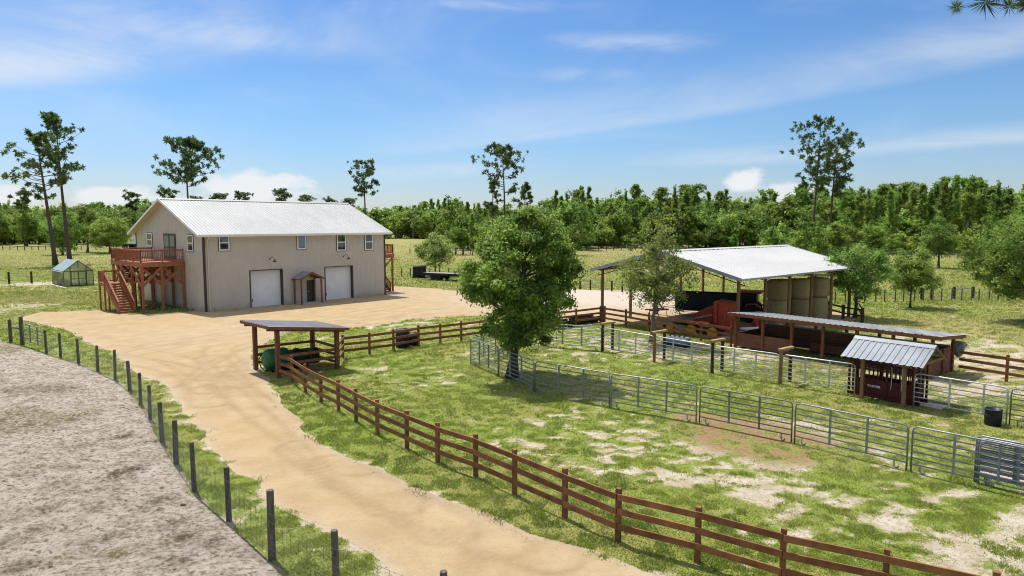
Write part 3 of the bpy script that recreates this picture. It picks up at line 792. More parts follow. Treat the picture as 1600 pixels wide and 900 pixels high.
rib_wall(w, stg, lambda b, d, z: (HL + d, b, z), gz)
w.build('wall', M['siding'], house, fix=False)

# roof: ribbed sheets on both slopes with overhangs
OE, OG = 0.5, 0.62
rf = MB()
def slope_pt(x, y, d):
    yy = y if y <= HW / 2 else HW - y
    return (x, y, EAVE + .16 + SL * yy + d)
st = ribs(-OG, HL + OG, 0.305, 0.028)
for (a, da), (b, db) in zip(st, st[1:]):
    rf.quad(slope_pt(a, -OE, da), slope_pt(b, -OE, db), slope_pt(b, HW / 2, db), slope_pt(a, HW / 2, da))
    rf.quad(slope_pt(a, HW / 2, da), slope_pt(b, HW / 2, db), slope_pt(b, HW + OE, db), slope_pt(a, HW + OE, da))
roof = rf.build('roof', M['roof_house'], house, fix=False)
rc = MB()
for x0, x1 in ((-OG - .02, HL + OG + .02),):
    rc.prism([(HW/2 - .3, EAVE + .19 + SL*(HW/2 - .3) + .03), (HW/2, EAVE + .24 + RISE), (HW/2 + .3, EAVE + .19 + SL*(HW/2 - .3) + .03), (HW/2, EAVE + .185 + RISE)], 'x', x0, x1)
rc.build('ridge_cap', M['roof_house'], roof)
# soffit and fascia
sf = MB()
for (y0, y1) in ((-OE, HW / 2), (HW / 2, HW + OE)):
    for xa, xb in ((-OG, 0.0), (HL, HL + OG)):
        p = lambda x, y, dz: (x, y, slope_pt(x, y, dz)[2])
        sf.quad(p(xa, y0, -.12), p(xb, y0, -.12), p(xb, y1, -.12), p(xa, y1, -.12))
for ya, yb in ((-OE, 0.0), (HW, HW + OE)):
    sf.quad((0, ya, EAVE - .06), (HL, ya, EAVE - .06), (HL, yb, EAVE - .06), (0, yb, EAVE - .06))
sf.build('soffit', M['trim_tan'], roof, fix=False)
fa = MB()
for xe in (-OG - .015, HL + OG + .015):
    for y0, y1 in ((-OE, HW / 2), (HW / 2, HW + OE)):
        a_, b_ = slope_pt(xe, y0, -.05), slope_pt(xe, y1, -.05)
        fa.bar(a_, b_, 0.03, 0.20)
fa.bar((-OG, -OE - .015, EAVE - .14 + .03), (HL + OG, -OE - .015, EAVE - .14 + .03), 0.03, 0.17)
fa.bar((-OG, HW + OE + .015, EAVE - .14 + .03), (HL + OG, HW + OE + .015, EAVE - .14 + .03), 0.03, 0.17)
fa.build('fascia', M['white_vinyl'], roof)
for boxes in (((-.05, .12, -.05, -.028, 0, EAVE - .07), (-.05, -.028, -.028, .12, 0, EAVE - .07)), ((HL - .12, HL + .05, -.05, -.028, 0, EAVE - .07), (HL + .028, HL + .05, -.028, .12, 0, EAVE - .07)), ((-.05, -.028, HW - .12, HW + .03, 0, EAVE - .07),)):
    tr = MB()
    for b_ in boxes: tr.box(*b_)
    tr.build('corner_trim', M['trim_dark'], house)
for xx, nm in ((.32, 0), ):
    dsp = MB(); dsp.tube([(xx, -OE + .05, EAVE - .15), (xx, -.16, EAVE - .45), (xx, -.12, EAVE - .8), (xx, -.12, .25), (xx, -.4, .06)], .05, 8)
    dsp.build('downspout', M['trim_tan'], house, smooth=True)
gt = MB(); gt.prism([(-OE - .15, EAVE + .02), (-OE - .035, EAVE + .02), (-OE - .035, EAVE - .09), (-OE - .12, EAVE - .09)], 'x', -OG, HL + OG)
gt.build('gutter', M['white_vinyl'], house)

def window(span, where, glass, sash=True):
    s0, s1, z0, z1 = span
    root = MB()
    def bx(mb, a0, a1, z0, z1, d0, d1):
        if where == 'front': mb.box(a0, a1, -d1, -d0, z0, z1)
        else: mb.box(-d1, -d0, a0, a1, z0, z1)
    t = .10; f = MB()
    bx(f, s0 - .05, s1 + .05, z0 - .05, z0, .024, .05); bx(f, s0 - .05, s1 + .05, z1, z1 + .05, .024, .05)
    bx(f, s0 - .05, s0, z0, z1, .024, .05); bx(f, s1, s1 + .05, z0, z1, .024, .05)
    wn = f.build('window', M['trim_dark'], house)
    g = MB()
    bx(g, s0, s1, z0, z0 + t, .026, .075); bx(g, s0, s1, z1 - t, z1, .026, .075)
    bx(g, s0, s0 + t, z0 + t, z1 - t, .026, .075); bx(g, s1 - t, s1, z0 + t, z1 - t, .026, .075)
    if sash:
        zm = (z0 + z1) / 2; bx(g, s0 + t, s1 - t, zm - .045, zm + .045, .026, .068)
    g.build('frame', M['white_vinyl'], wn)
    p = MB(); bx(p, s0 + t * .5, s1 - t * .5, z0 + t * .5, z1 - t * .5, .030, .040)
    p.build('pane', M[glass], wn)
for sp_, gl, sa in (((341, 357.5, 367, 391.5), 'glass', True), ((463.5, 477.5, 366, 389.5), 'glass_blue', False), ((525.5, 539.5, 365, 391.5), 'glass', True), ((569.5, 582, 365, 390.5), 'glass_blue', True)):
    window(front_span(*sp_), 'front', gl, sa)
window(gable_span(230, 238, 364, 385), 'gable', 'glass'); window(gable_span(293, 302, 367, 392.5), 'gable', 'glass')

def garage(span):
    s0, s1, z0, z1 = span
    j = MB()
    D = .34
    j.box(s0 - .10, s0, -.035, D, z0, z1 + .08); j.box(s1, s1 + .10, -.035, D, z0, z1 + .08); j.box(s0, s1, -.035, D, z1, z1 + .08)
    d = MB()
    for k in range(14):
        h = (z1 - z0) / 14
        d.box(s0, s1, D - .05, D, z0 + k * h + .008, z0 + (k + 1) * h)
    d.box(s0, s1, D - .03, D + .02, z0, z1)
    dr_ = d.build('garage_door', M['white_door'], house)
    j.build('door_frame', M['trim_dark'], dr_)
    hd = MB(); hd.bar((s0 + .25, D - .08, .5), (s0 + .25, D - .08, .75), .03, .03); hd.build('handle', M['trim_dark'], dr_)
garage(G1); garage(G2)

def gooseneck(px, py):
    s, z = on_wall(px, py, A0, HU)
    l = MB(); l.tube([(s, -.03, z), (s, -.25, z + .16), (s, -.6, z + .22), (s, -.85, z + .1), (s, -.92, z - .08)], .022, 7); l.lathe([(.06, 0), (.06, .03)], (s, -.055, z), 10, 'y')
    o = l.build('wall_lamp', M['trim_dark'], house)
    sh = MB(); sh.lathe([(.20, -.12), (.19, -.1), (.07, .02), (.05, .1)], (s, -.92, z - .1), 14); sh.build('lamp_shade', M['trim_dark'], o, smooth=True)
gooseneck(421, 405); gooseneck(536, 401)

# the little gabled porch between the garage doors
s0, s1, z0, z1 = PD
pd = MB(); pd.box(s0, s1, -.06, -.025, .08, 2.12); pdo = pd.build('door', M['trim_dark'], house)
MB().box(s0 + .08, s0 + .14, -.11, -.062, 1.0, 1.12).build('handle', M['steel_bright'], pdo)
pc = (s0 + s1) / 2 - .80; PW, PDp = 1.25, 1.55
st_ = MB(); st_.box(pc - 1.0, pc + 1.0, -1.5, -.03, 0.006, .08); st_.build('door_step', M['concrete'], house)
pr = MB()
zr, ze = 3.02, 2.40
for sgn in (-1, 1):
    pr.quad((pc, -PDp, zr), (pc, -.03, zr), (pc + sgn * PW, -.03, ze), (pc + sgn * PW, -PDp, ze))
    pr.quad((pc, -PDp, zr - .04), (pc, -.03, zr - .04), (pc + sgn * PW, -.03, ze - .04), (pc + sgn * PW, -PDp, ze - .04))
pro = pr.build('porch_roof', M['roof_grey'], house, fix=False)
ff = MB()
for sgn in (-1, 1):
    ff.bar((pc, -PDp - .02, zr - .06), (pc + sgn * (PW + .02), -PDp - .02, ze - .06), .04, .15)
    ff.bar((pc, -.25, zr - .13), (pc + sgn * PW, -.25, ze - .13), .05, .12)
    ff.bar((pc + sgn * (PW - .2), -PDp + .1, ze - .02), (pc + sgn * (PW - .2), -.05, ze - .02), .09, .12)
ff.build('rafter', M['shed_wood'], pro)
for sgn in (-1, 1):
    for yy in (-PDp + .14, -.22):
        MB().box(pc + sgn * (PW - .2) - .06, pc + sgn * (PW - .2) + .06, yy - .06, yy + .06, 0, ze - .09).build('porch_post', M['shed_wood'], house)
mtr = MB(); mtr.box(s0 - .95, s0 - .78, -.10, -.03, 1.2, 1.5); mtr.box(s0 - 1.5, s0 - 1.36, -.09, -.03, 1.2, 1.42); mtr.build('outlet_box', M['trim_tan'], house)
# glazed door on the gable, up on the deck
ds = gable_span(256.5, 274, 366, 402)
gd = MB(); gd.box(-.06, -.024, ds[0] - .06, ds[1] + .06, 4.28, ds[3] + .06)
gdo = gd.build('balcony_door', M['trim_dark'], house)
q = (ds[0] + ds[1]) / 2
pn = MB(); pn.box(-.075, -.062, ds[0] + .16, q - .14, 4.5, ds[3] - .12); pn.box(-.075, -.062, q + .14, ds[1] - .16, 4.5, ds[3] - .12); pn.build('pane', M['glass_blue'], gdo)
cable = MB(); cable.box(-.10, -.03, HW - .3, HW - .12, 1.0, 2.2); cable.build('meter_box', M['trim_dark'], house)

# ------------------------------------------------------------------ the raised deck on the near gable
def local(o_xy, a, b, u=HU, v=HV): return (o_xy[0] + a * u[0] + b * v[0], o_xy[1] + a * u[1] + b * v[1])
def railing(mb, p, q, z, h=1.05, posts=True, gap=.14):
    p = Vector((*p, z)); q = Vector((*q, z)); L_ = (q - p).length; d = (q - p) / L_
    up = Vector((0, 0, 1))
    mb.bar(p + up * h, q + up * h, .14, .045); mb.bar(p + up * (h - .10), q + up * (h - .10), .04, .09); mb.bar(p + up * .12, q + up * .12, .04, .09)
    n = int(L_ / gap)
    for i in range(1, n):
        e = p + d * (L_ * i / n); mb.bar(e + up * .16, e + up * (h - .14), .035, .035)
    k = max(1, round(L_ / 1.8))
    for i in range(k + 1):
        e = p + d * (L_ * i / k); mb.bar(e - up * .25, e + up * (h + .02), .09, .09)
def stair_flight(root, p, q, width_dir, w, z0, z1, rail=(True, True)):
    """treads from the foot p to the head q"""
    p = Vector((*p, 0)); q = Vector((*q, 0)); wd = Vector((*width_dir, 0)).normalized()
    n = max(3, round((z1 - z0) / .19)); d = (q - p)
    t = MB()
    for i in range(n):
        zz = z0 + (z1 - z0) * (i + 1) / n - .045 - (0.001 if i == n - 1 else 0); e0 = p + d * (i / n); e1 = p + d * ((i + 1.08) / n)
        mm = (e0 + e1) / 2
        t.bar(mm - wd * w / 2 + Vector((0, 0, zz)), mm + wd * w / 2 + Vector((0, 0, zz)), (e1 - e0).length, .045)
    fl = t.build('tread', M['deck_floor'], root)
    rs = MB()
    for i in range(n):
        zz = z0 + (z1 - z0) * (i + 1) / n - .07; e1 = p + d * ((i + .12) / n)
        rs.bar(e1 - wd * (w / 2 - .002) + Vector((0, 0, zz - .05)), e1 + wd * (w / 2 - .002) + Vector((0, 0, zz - .05)), .025, .10)
    rs.build('riser', M['deck'], root)
    s = MB()
    for k in (-1, 1):
        off = wd * (w / 2 + .03) * k
        s.bar(p + off + Vector((0, 0, z0 + .02)), q + off + Vector((0, 0, z1 - .14)), .05, .28)
    s.build('stringer', M['deck'], root)
    r = MB()
    for k, on in zip((-1, 1), rail):
        if not on: continue
        off = wd * (w / 2 + .03) * k; a = p + off + Vector((0, 0, z0)); b = q + off + Vector((0, 0, z1))
        up = Vector((0, 0, 1)); r.bar(a + up * 1.0, b + up * 1.0, .13, .05); r.bar(a + up * .9, b + up * .9, .04, .09); r.bar(a + up * .22, b + up * .22, .04, .08)
        m_ = int((b - a).length / .16)
        for i in range(1, m_):
            e = a + (b - a) * i / m_; r.bar(e + up * .22, e + up * .9, .035, .035)
        for f_ in (0, .5, 1):
            e = a + (b - a) * f_; r.bar(e - up * .1, e + up * 1.02, .09, .09)
    r.build('handrail', M['deck'], root)

DZ, DP, DV0, DV1 = 4.22, 3.65, 3.75, 10.75        # floor height, depth, start and end along the gable
D = thing('raised_deck', 'large red brown timber deck on braced posts left of the barn house, with stairs', 'deck', (A0[0], A0[1], 0), HRZ)
fl = MB()
k = 0
x = -DP
while x < -.06:
    x1 = min(x + .14, -.05)
    fl.box(x, x1 - .006, DV0, DV0 + 5.05 if x < -DP + 1.15 else DV1, DZ - .04, DZ)
    x += .14
flo = fl.build('floor', M['deck_floor'], D)
jo = MB()
jo.box(-DP - .03, -DP, DV0 - .04, DV1 + .04, DZ - .40, DZ - .015); jo.box(-DP, -.05, DV0 - .04, DV0 - .005, DZ - .40, DZ - .015); jo.box(-DP, -.05, DV1 + .005, DV1 + .04, DZ - .40, DZ - .015)
yy = DV0 + .5
while yy < DV1 - .2:
    jo.box(-DP + (.01 if yy < DV0 + 5 else 1.3), -.06, yy, yy + .045, DZ - .28, DZ - .045); yy += .55
jo.build('joist', M['deck'], D)
for p_, q_ in (((-DP + .05, DV0 + .05), (-.15, DV0 + .05)), ((-DP + .05, DV0 + .05), (-DP + .05, DV1 - .05)), ((-DP + .05, DV1 - .05), (-.15, DV1 - .05))):
    r = MB(); railing(r, p_, q_, DZ); r.build('railing', M['deck'], D)
PX = (-DP + .12, -1.95, -.18); PY = (DV0 + .12, DV0 + 2.35, DV0 + 4.7, DV1 - .12)
for yy in PY:
    for xx in PX:
        MB().box(xx - .09, xx + .09, yy - .09, yy + .09, 0, DZ - .30).build('post', M['deck_post'], D)
for yy in (PY[0], PY[1], PY[2]):
    for a_, b_ in zip(PX, PX[1:]):
        br = MB(); o_ = -.10
        br.bar((a_, yy + o_, DZ - 2.0), (b_, yy + o_, DZ - .38), .06, .20); br.bar((a_, yy + o_ + .2, DZ - .38), (b_, yy + o_ + .2, DZ - 2.0), .06, .20)
        br.build('brace', M['deck_post'], D)
for a_, b_ in zip(PY, PY[1:]):
    br = MB(); xx = PX[0] - .10
    br.bar((xx, a_, DZ - 2.0), (xx, b_, DZ - .38), .06, .20); br.bar((xx + .2, a_, DZ - .38), (xx + .2, b_, DZ - 2.0), .06, .20)
    br.build('brace', M['deck_post'], D)
# the stair: foot near the deck corner, landing half way, short upper flight to the deck end
LZ = 2.36; SU = -DP - 1.05; LV0, LV1 = DV0 + 3.6, DV0 + 5.0
stair = MB(); stair.box(SU - .62, -DP + 1.25, LV0, LV1, LZ - .045, LZ)
stair.build('landing', M['deck_floor'], D)
lj = MB(); lj.box(SU - .66, SU - .62, LV0, LV1 + .04, LZ - .26, LZ - .01); lj.box(SU - .62, -DP + .1, LV1, LV1 + .04, LZ - .26, LZ - .01); lj.build('landing_joist', M['deck'], D)
for xx, yy in ((SU - .62, LV0 + .1), (SU - .62, LV1 - .1), (-DP + 1.2, LV0 + .1), (-DP + 1.2, LV1 - .1), (SU - .62, LV0 - .9)):
    MB().box(xx - .06, xx + .06, yy - .06, yy + .06, 0, (LZ if yy >= LV0 else 1.75) - .05).build('post', M['deck_post'], D)
r = MB(); railing(r, (SU - .62, LV0), (SU - .62, LV1), LZ); r.build('railing', M['deck'], D)
r = MB(); railing(r, (SU - .62, LV1), (-DP + .1, LV1), LZ); r.build('railing', M['deck'], D)
stair_flight(D, (SU, DV0 + .55), (SU, LV0 + .02), (1, 0), 1.16, 0.0, LZ)
stair_flight(D, (-DP + .68, LV1 - .05), (-DP + .68, DV1 - .55), (1, 0), 0.95, LZ, DZ)
up_ = MB(); up_.box(-DP + .02, -DP + 1.15, DV1 - .52, DV1, DZ - .05, DZ - .003); up_.build('landing', M['deck_floor'], D)

# furniture on the deck, only its tops show
T = local(A0, -2.6, DV0 + 5.6)
tb = thing('patio_table', 'dark round table behind the railing of the raised deck', 'table', (T[0], T[1], DZ))
MB().lathe([(.62, .70), (.64, .72), (.62, .75)], n=24).build('tabletop', M['trim_dark'], tb)
for k in range(4):
    a_ = math.pi / 4 + k * math.pi / 2; MB().tube([(.45 * math.cos(a_), .45 * math.sin(a_), 0), (.35 * math.cos(a_), .35 * math.sin(a_), .70)], .022, 6).build('leg', M['trim_dark'], tb)

# ------------------------------------------------------------------ the small deck at the far gable
B0 = local(A0, HL, 0)
D2 = thing('stair_deck', 'small red brown timber deck with stairs at the right end of the barn house', 'deck', (B0[0], B0[1], 0), HRZ)
Z2 = 4.18
MB().box(.06, 2.75, 2.0, 5.2, Z2 - .05, Z2).build('floor', M['deck_floor'], D2)
j2 = MB(); j2.box(.06, 2.75, 1.96, 1.995, Z2 - .42, Z2 - .01); j2.box(2.755, 2.79, 1.96, 5.2, Z2 - .42, Z2 - .01); j2.build('joist', M['deck'], D2)
for p_, q_ in (((.2, 2.05), (2.68, 2.05)), ((2.68, 2.05), (2.68, 5.1))):
    r = MB(); railing(r, p_, q_, Z2); r.build('railing', M['deck'], D2)
for xx, yy in ((2.62, 2.1), (.3, 2.1), (2.62, 5.0), (.3, 5.0), (2.62, 8.0)):
    MB().box(xx - .08, xx + .08, yy - .08, yy + .08, 0, Z2 - .3).build('post', M['deck_post'], D2)
b2 = MB(); b2.bar((2.62, 1.97, Z2 - .42), (.3, 1.97, Z2 - 2.1), .045, .14); b2.build('brace', M['deck_post'], D2)
b2 = MB(); b2.bar((2.5, 2.0, Z2 - .45), (2.5, 3.9, Z2 - 2.0), .045, .14); b2.build('brace', M['deck_post'], D2)
stair_flight(D2, (1.75, 2.15), (1.75, 7.2), (1, 0), 1.2, 0.0, Z2)
MB().box(1.1, 2.68, 7.2, 8.1, Z2 - .05, Z2).build('landing', M['deck_floor'], D2)
MB().box(.1, 2.9, .5, 2.0, .005, .06).build('pad', M['concrete'], D2)

# ------------------------------------------------------------------ greenhouse
gx, gy = P(100, 448)
GH = thing('greenhouse', 'small gabled greenhouse of clear panels in a dark frame, left of the deck', 'greenhouse', (gx, gy, 0), math.atan2(.70, .714))
gw, gl_, ge, gr_ = 3.1, 6.0, 1.8, 3.05
pan_ = MB()
pan_.quad((0,0,0),(0,gl_,0),(0,gl_,ge),(0,0,ge)); pan_.quad((gw,0,0),(gw,gl_,0),(gw,gl_,ge),(gw,0,ge))
pan_.v += []; 
for yy in (0, gl_): pan_.quad((0,yy,0),(gw,yy,0),(gw,yy,ge),(gw/2,yy,gr_),(0,yy,ge))
pan_.build('wall_panel', M['poly'], GH, fix=False)
rp = MB(); M['gh_roof'] = pmat('frosted roof sheet', (.30, .37, .36), (.24, .30, .30), 2.0, .35)
for sgn, xe in ((0, -.12), (1, gw + .12)):
    zz = ge - .1
    rp.quad((xe, -.1, zz), (gw/2, -.1, gr_ + .03), (gw/2, gl_ + .1, gr_ + .03), (xe, gl_ + .1, zz))
rp.build('roof_panel', M['gh_roof'], GH, fix=False)
fr = MB()
for xx in (0, gw):
    k = 0.0
    while k <= gl_ + .01:
        fr.box(xx - .03, xx + .03, k - .025, k + .025, 0, ge); k += .6
    fr.box(xx - .03, xx + .03, 0, gl_, ge - .03, ge + .03); fr.box(xx - .04, xx + .04, -.03, gl_ + .03, 0, .1)
for yy in (-.035, gl_ + .035):
    for xx in (0, .72, gw - .72, gw):
        zt = ge + (gr_ - ge) * min(xx, gw - xx) / (gw / 2); fr.box(xx - .03, xx + .03, yy - .03, yy + .03, 0, zt)
    fr.bar((0, yy, ge), (gw/2, yy, gr_), .06, .06); fr.bar((gw, yy, ge), (gw/2, yy, gr_), .06, .06)
    fr.box(0, gw, yy - .025, yy + .025, ge - .03, ge + .03); fr.box(0, gw, yy - .03, yy + .03, 0, .08); fr.box(gw/2 - .02, gw/2 + .02, yy - .02, yy + .02, ge, gr_)
fr.build('frame', M['trim_dark'], GH)
dd = MB(); 
for xx in (.80, gw/2 - .02, gw/2 + .02, gw - .80): dd.box(xx - .025, xx + .025, -.10, -.07, .08, ge - .05)
for zz in (.1, .9, ge - .08): dd.box(.80, gw - .80, -.10, -.07, zz - .025, zz + .025)
dd.build('door', M['trim_dark'], GH)
ins = MB(); ins.box(.2, .9, .8, gl_ - .5, .55, .62); 
for yy in (1, 3, 5): ins.box(.25, .85, yy, yy + .06, 0, .55)
ins.build('bench', M['yellow_wood'], GH)
lm = MB(); a_ = P(78, 444.5); b_ = P(102, 450.5); lm.bar((*a_, .05), (*b_, .05), .16, .08)
tag(lm.build('white_board', M['white_paint']), 'long white board lying in the grass beside the greenhouse', 'board')

# ------------------------------------------------------------------ the open lean-to beside the drive
sx_, sy_ = P(435, 591)
LT = thing('lean_to', 'small open lean-to of four brown posts under a grey metal roof beside the drive', 'shelter', (sx_, sy_, 0), math.atan2(.673, .74))
LA, LB = 3.15, 2.75       # along the front, to the back
hts = {(0, 0): 2.45, (LA, 0): 2.10, (0, LB): 2.40, (LA, LB): 2.05}
for (a_, b_), h_ in hts.items():
    MB().box(a_ - .10, a_ + .10, b_ - .10, b_ + .10, 0, h_ - .12).build('post', M['shed_wood'], LT, bevel=.012)
zt = lambda a, b: 2.56 - .113 * a - .02 * b
rf = MB(); stt = ribs(-.35, LB + .45, .3, .03)
for (a, da), (b, db) in zip(stt, stt[1:]):
    rf.quad((-.55, a, zt(-.55, a) + da), (LA + .5, a, zt(LA + .5, a) + da), (LA + .5, b, zt(LA + .5, b) + db), (-.55, b, zt(-.55, b) + db))
rfo = rf.build('roof', M['roof_grey'], LT, fix=False)
bm_ = MB()
for b in (0, LB): bm_.bar((-.5, b, zt(-.5, b) - .16), (LA + .45, b, zt(LA + .45, b) - .16), .09, .19)
for a in (-.55, LA + .5): bm_.bar((a, -.35, zt(a, -.35) - .075), (a, LB + .45, zt(a, LB + .45) - .075), .04, .14)
for b in (-.35, LB + .45): bm_.bar((-.55, b, zt(-.55, b) - .075), (LA + .5, b, zt(LA + .5, b) - .075), .04, .14)
for a in (.6, 1.3, 2.0, 2.7): bm_.bar((a, -.3, zt(a, 0) - .06), (a, LB + .4, zt(a, LB) - .06), .05, .10)
bm_.build('rafter', M['shed_wood'], rfo)
for zz in (.35, .75, 1.15):
    MB().bar((.1, LB + .02, zz), (LA - .1, LB + .02, zz - .05), .04, .14).build('rail', M['fence'], LT)
    MB().bar((LA + .02, .12, zz), (LA + .02, LB - .1, zz), .04, .14).build('rail', M['fence'], LT)
    MB().bar((.12, -.02, zz - .1), (LA - .12, -.02, zz - .1), .04, .14).build('rail', M['fence'], LT)

# things kept under it
tx, ty = P(424, 581)
tk = thing('green_tank', 'round green steel tank lying on its side under the lean-to next to the drive', 'tank', (tx + .1, ty + .3, 0), .7)
MB().lathe([(.02, -.62), (.30, -.59), (.47, -.48), (.53, -.34), (.53, .5), (.47, .64), (.3, .74), (.02, .77)], (0, 0, .62), 24, 'x').build('shell', M['green_tank'], tk, smooth=True)
for xx in (-.3, .45): MB().box(xx - .05, xx + .05, -.35, .35, 0, .16).build('cradle', M['black_metal'], tk)
MB().tube([(-.55, .3, .9), (-.7, .35, .6), (-.62, .3, .2), (-.5, .2, .05), (-.2, -.3, .04)], .025, 6).build('hose', M['black'], tk)
mx_, my_ = local((sx_, sy_), 1.65, 1.3, (.74, .673), (-.673, .74))
mo = thing('farm_sprayer', 'dark green farm sprayer with black fittings parked behind the boards of the lean-to', 'sprayer', (mx_, my_, 0), .74)
MB().lathe([(.05, -.6), (.24, -.56), (.29, -.45), (.29, .45), (.24, .56), (.05, .6)], (0, 0, .70), 18, 'x').build('barrel', M['green_dark'], mo, smooth=True)
MB().box(-.85, .95, -.42, .42, .30, .40).build('chassis', M['black_metal'], mo)
MB().lathe([(.14, 0), (.16, .05), (.16, .12), (.10, .15)], (-.1, 0, .96), 12).build('cap', M['black'], mo)
for yy in (-.52, .44):
    wh = MB(); wh.lathe([(.16, -.02), (.30, 0), (.34, .03), (.34, .11), (.30, .14), (.16, .15)], (-.05, yy, .34), 18, 'y'); wh.build('wheel', M['rubber'], mo)
bx = MB(); bx.box(.7, 1.05, -.3, .3, .40, .95); bx.box(.75, 1.0, -.2, .2, .95, 1.05); bx.build('pump', M['black_metal'], mo, bevel=.03)

# ------------------------------------------------------------------ fences of brown boards
def board_fence(name, label, pts, h=1.28, z=(0.40, .76, 1.12), cat='fence', post_w=.11, skip_first=False, top=None):
    p0 = pts[0]
    fn = thing(name, label, cat, (p0[0], p0[1], 0))
    L_ = [Vector((p[0] - p0[0], p[1] - p0[1], 0)) for p in pts]
    pm = MB().box(-post_w / 2, post_w / 2, -post_w / 2, post_w / 2, 0, h).mesh('post', M['fence'])
    for i, p in enumerate(L_):
        if i == 0 and skip_first: continue
        d = (L_[min(i + 1, len(L_) - 1)] - L_[max(0, i - 1)])
        o = part_from(pm, 'post', fn, (p.x, p.y, -.0 + .02 * rnd.uniform(-1, .3)), math.atan2(d.y, d.x) + rnd.uniform(-.04, .04))
    for a, b in zip(L_, L_[1:]):
        d = (b - a).normalized(); nrm = Vector((-d.y, d.x, 0)); side = -1
        for zz in z:
            j0, j1 = rnd.uniform(-.012, .012), rnd.uniform(-.012, .012)
            off = nrm * (post_w / 2 + .022) * side
            MB().bar(a + off + Vector((0, 0, zz + j0)) + d * .003, b + off + Vector((0, 0, zz + j1)) - d * .003, .04, .145).build('rail', M['fence'], fn)
    return fn
FRONT = [(436,590),(457,598),(477.5,613.5),(502,628.5),(529,642.5),(556.5,659),(590,679),(636,700.5),(684,722.5),(743.5,744.5),(804,772.5),(882.5,809),(965.6,846),(1089.5,879),(1221.5,919),(1381,957),(1550,1000)]
fp = [P(*p) for p in FRONT]
d_ = Vector(fp[-1]) - Vector(fp[-3]); d_.normalize()
fp += [tuple(Vector(fp[-1]) + d_ * 2.3), tuple(Vector(fp[-1]) + d_ * 4.6)]
board_fence('board_fence', 'long curving brown board fence between the drive and the front pen', fp, 1.30, skip_first=True)
BACK = [(523,578),(536,559),(577.5,554),(615,548.5),(654,541),(688,537),(720.5,533)]
bp_ = [P(*p) for p in BACK]; c0 = Vector(bp_[-1]); c1 = Vector((6.70, 51.3))
bp_ += [tuple(c0 + (c1 - c0) * k / 5) for k in range(1, 6)]
board_fence('board_fence', 'brown board fence running from the lean-to behind the oak to the pole barn', bp_, 1.30, skip_first=True)
g0 = Vector((7.0, 51.15)); g1 = Vector((13.35, 41.15))
board_fence('board_fence', 'brown board fence across the open end of the pole barn to the feed shelter', [tuple(g0 + (g1 - g0) * k / 5) for k in range(6)], 1.30)
r0 = Vector((22.35, 33.6)); rd = Vector((.56, -.83))
board_fence('board_fence', 'three rail brown board fence at the right edge, starting at the feed shelter', [tuple(r0 + rd * 2.05 * k) for k in range(6)], 1.30, skip_first=True)

# ------------------------------------------------------------------ wire fence on round posts along the drive
WIRE = [(72.7,552,1.36),(95,558.5,1.40),(123,568,1.36),(153,580,1.33),(180,593,1.45),(203,611,1.38),(220,633,1.36),(235,656,1.35),(253.5,691,1.42),(275.5,726,1.42),(304,768,1.42),(358,814,1.40),(425,874,1.62),(526.5,938,1.45),(695,1015,1.45)]
wp = [(*P(a, b), h) for a, b, h in WIRE]
p0 = wp[0]
WF = thing('wire_fence', 'curved fence of weathered round posts and wire mesh between paddock and drive', 'fence', (p0[0], p0[1], 0))
rel = [Vector((p[0] - p0[0], p[1] - p0[1], 0)) for p in wp]
d_ = (rel[-1] - rel[-2]).normalized(); rel.append(rel[-1] + d_ * 2.6); wp.append((0, 0, 1.45))
for i, (q, p) in enumerate(zip(rel, wp)):
    mb = MB(); rad = .062 + .014 * rnd.random() + (.012 if i in (12,) else 0)
    tl = (rnd.uniform(-.03, .03), rnd.uniform(-.03, .03))
    mb.tube([(0, 0, 0), (tl[0] * .5, tl[1] * .5, p[2] * .5), (*tl, p[2] - .01), (*tl, p[2])], [rad * 1.04, rad, rad * .97, rad * .88], 12)
    o = mb.build('post', M['grey_post'], WF, smooth=False); o.location = q
wm = MB()
hs_ = (.06, .18, .31, .45, .60, .76, .93, 1.12)
for a, b in zip(rel, rel[1:]):
    n_ = max(2, int((b - a).length / .3)); d = (b - a).normalized(); nr = Vector((-d.y, d.x, 0)) * -.075
    for zz in hs_: wm.tube([a + nr + Vector((0, 0, zz)), b + nr + Vector((0, 0, zz))], .0048, 4, False)
    for i in range(n_):
        e = a + nr + (b - a) * (i / n_); wm.tube([e + Vector((0, 0, hs_[0])), e + Vector((0, 0, hs_[-1]))], .0036, 4, False)
wm.build('wire_mesh', M['steel_dull'], WF)

# gate with its brace posts at the paddock corner
ga, gb = P(35, 538.5), P(72.7, 551.5); gc = P(17, 534.5)
GT = thing('gate_brace', 'stout dark post pair with a bar between, left of the paddock gate', 'fence post', (gc[0], gc[1], 0))
v_ = Vector((ga[0] - gc[0], ga[1] - gc[1], 0))
for q, h_, r_ in ((Vector((0, 0, 0)), 1.45, .10), (v_, 1.75, .115)):
    o = MB().tube([(0, 0, 0), (0, 0, h_ - .02), (0, 0, h_)], [r_, r_ * .95, r_ * .85], 12).build('post', M['grey_post'], GT); o.location = q
MB().tube([Vector((0, 0, .95)), v_ + Vector((0, 0, 1.0))], .055, 8).build('brace_bar', M['grey_post'], GT)
ed = P(-40, 522); MB().tube([Vector((0, 0, 1.0)), Vector((ed[0] - gc[0], ed[1] - gc[1], 1.0))], .01, 5).build('wire', M['steel_dull'], GT)

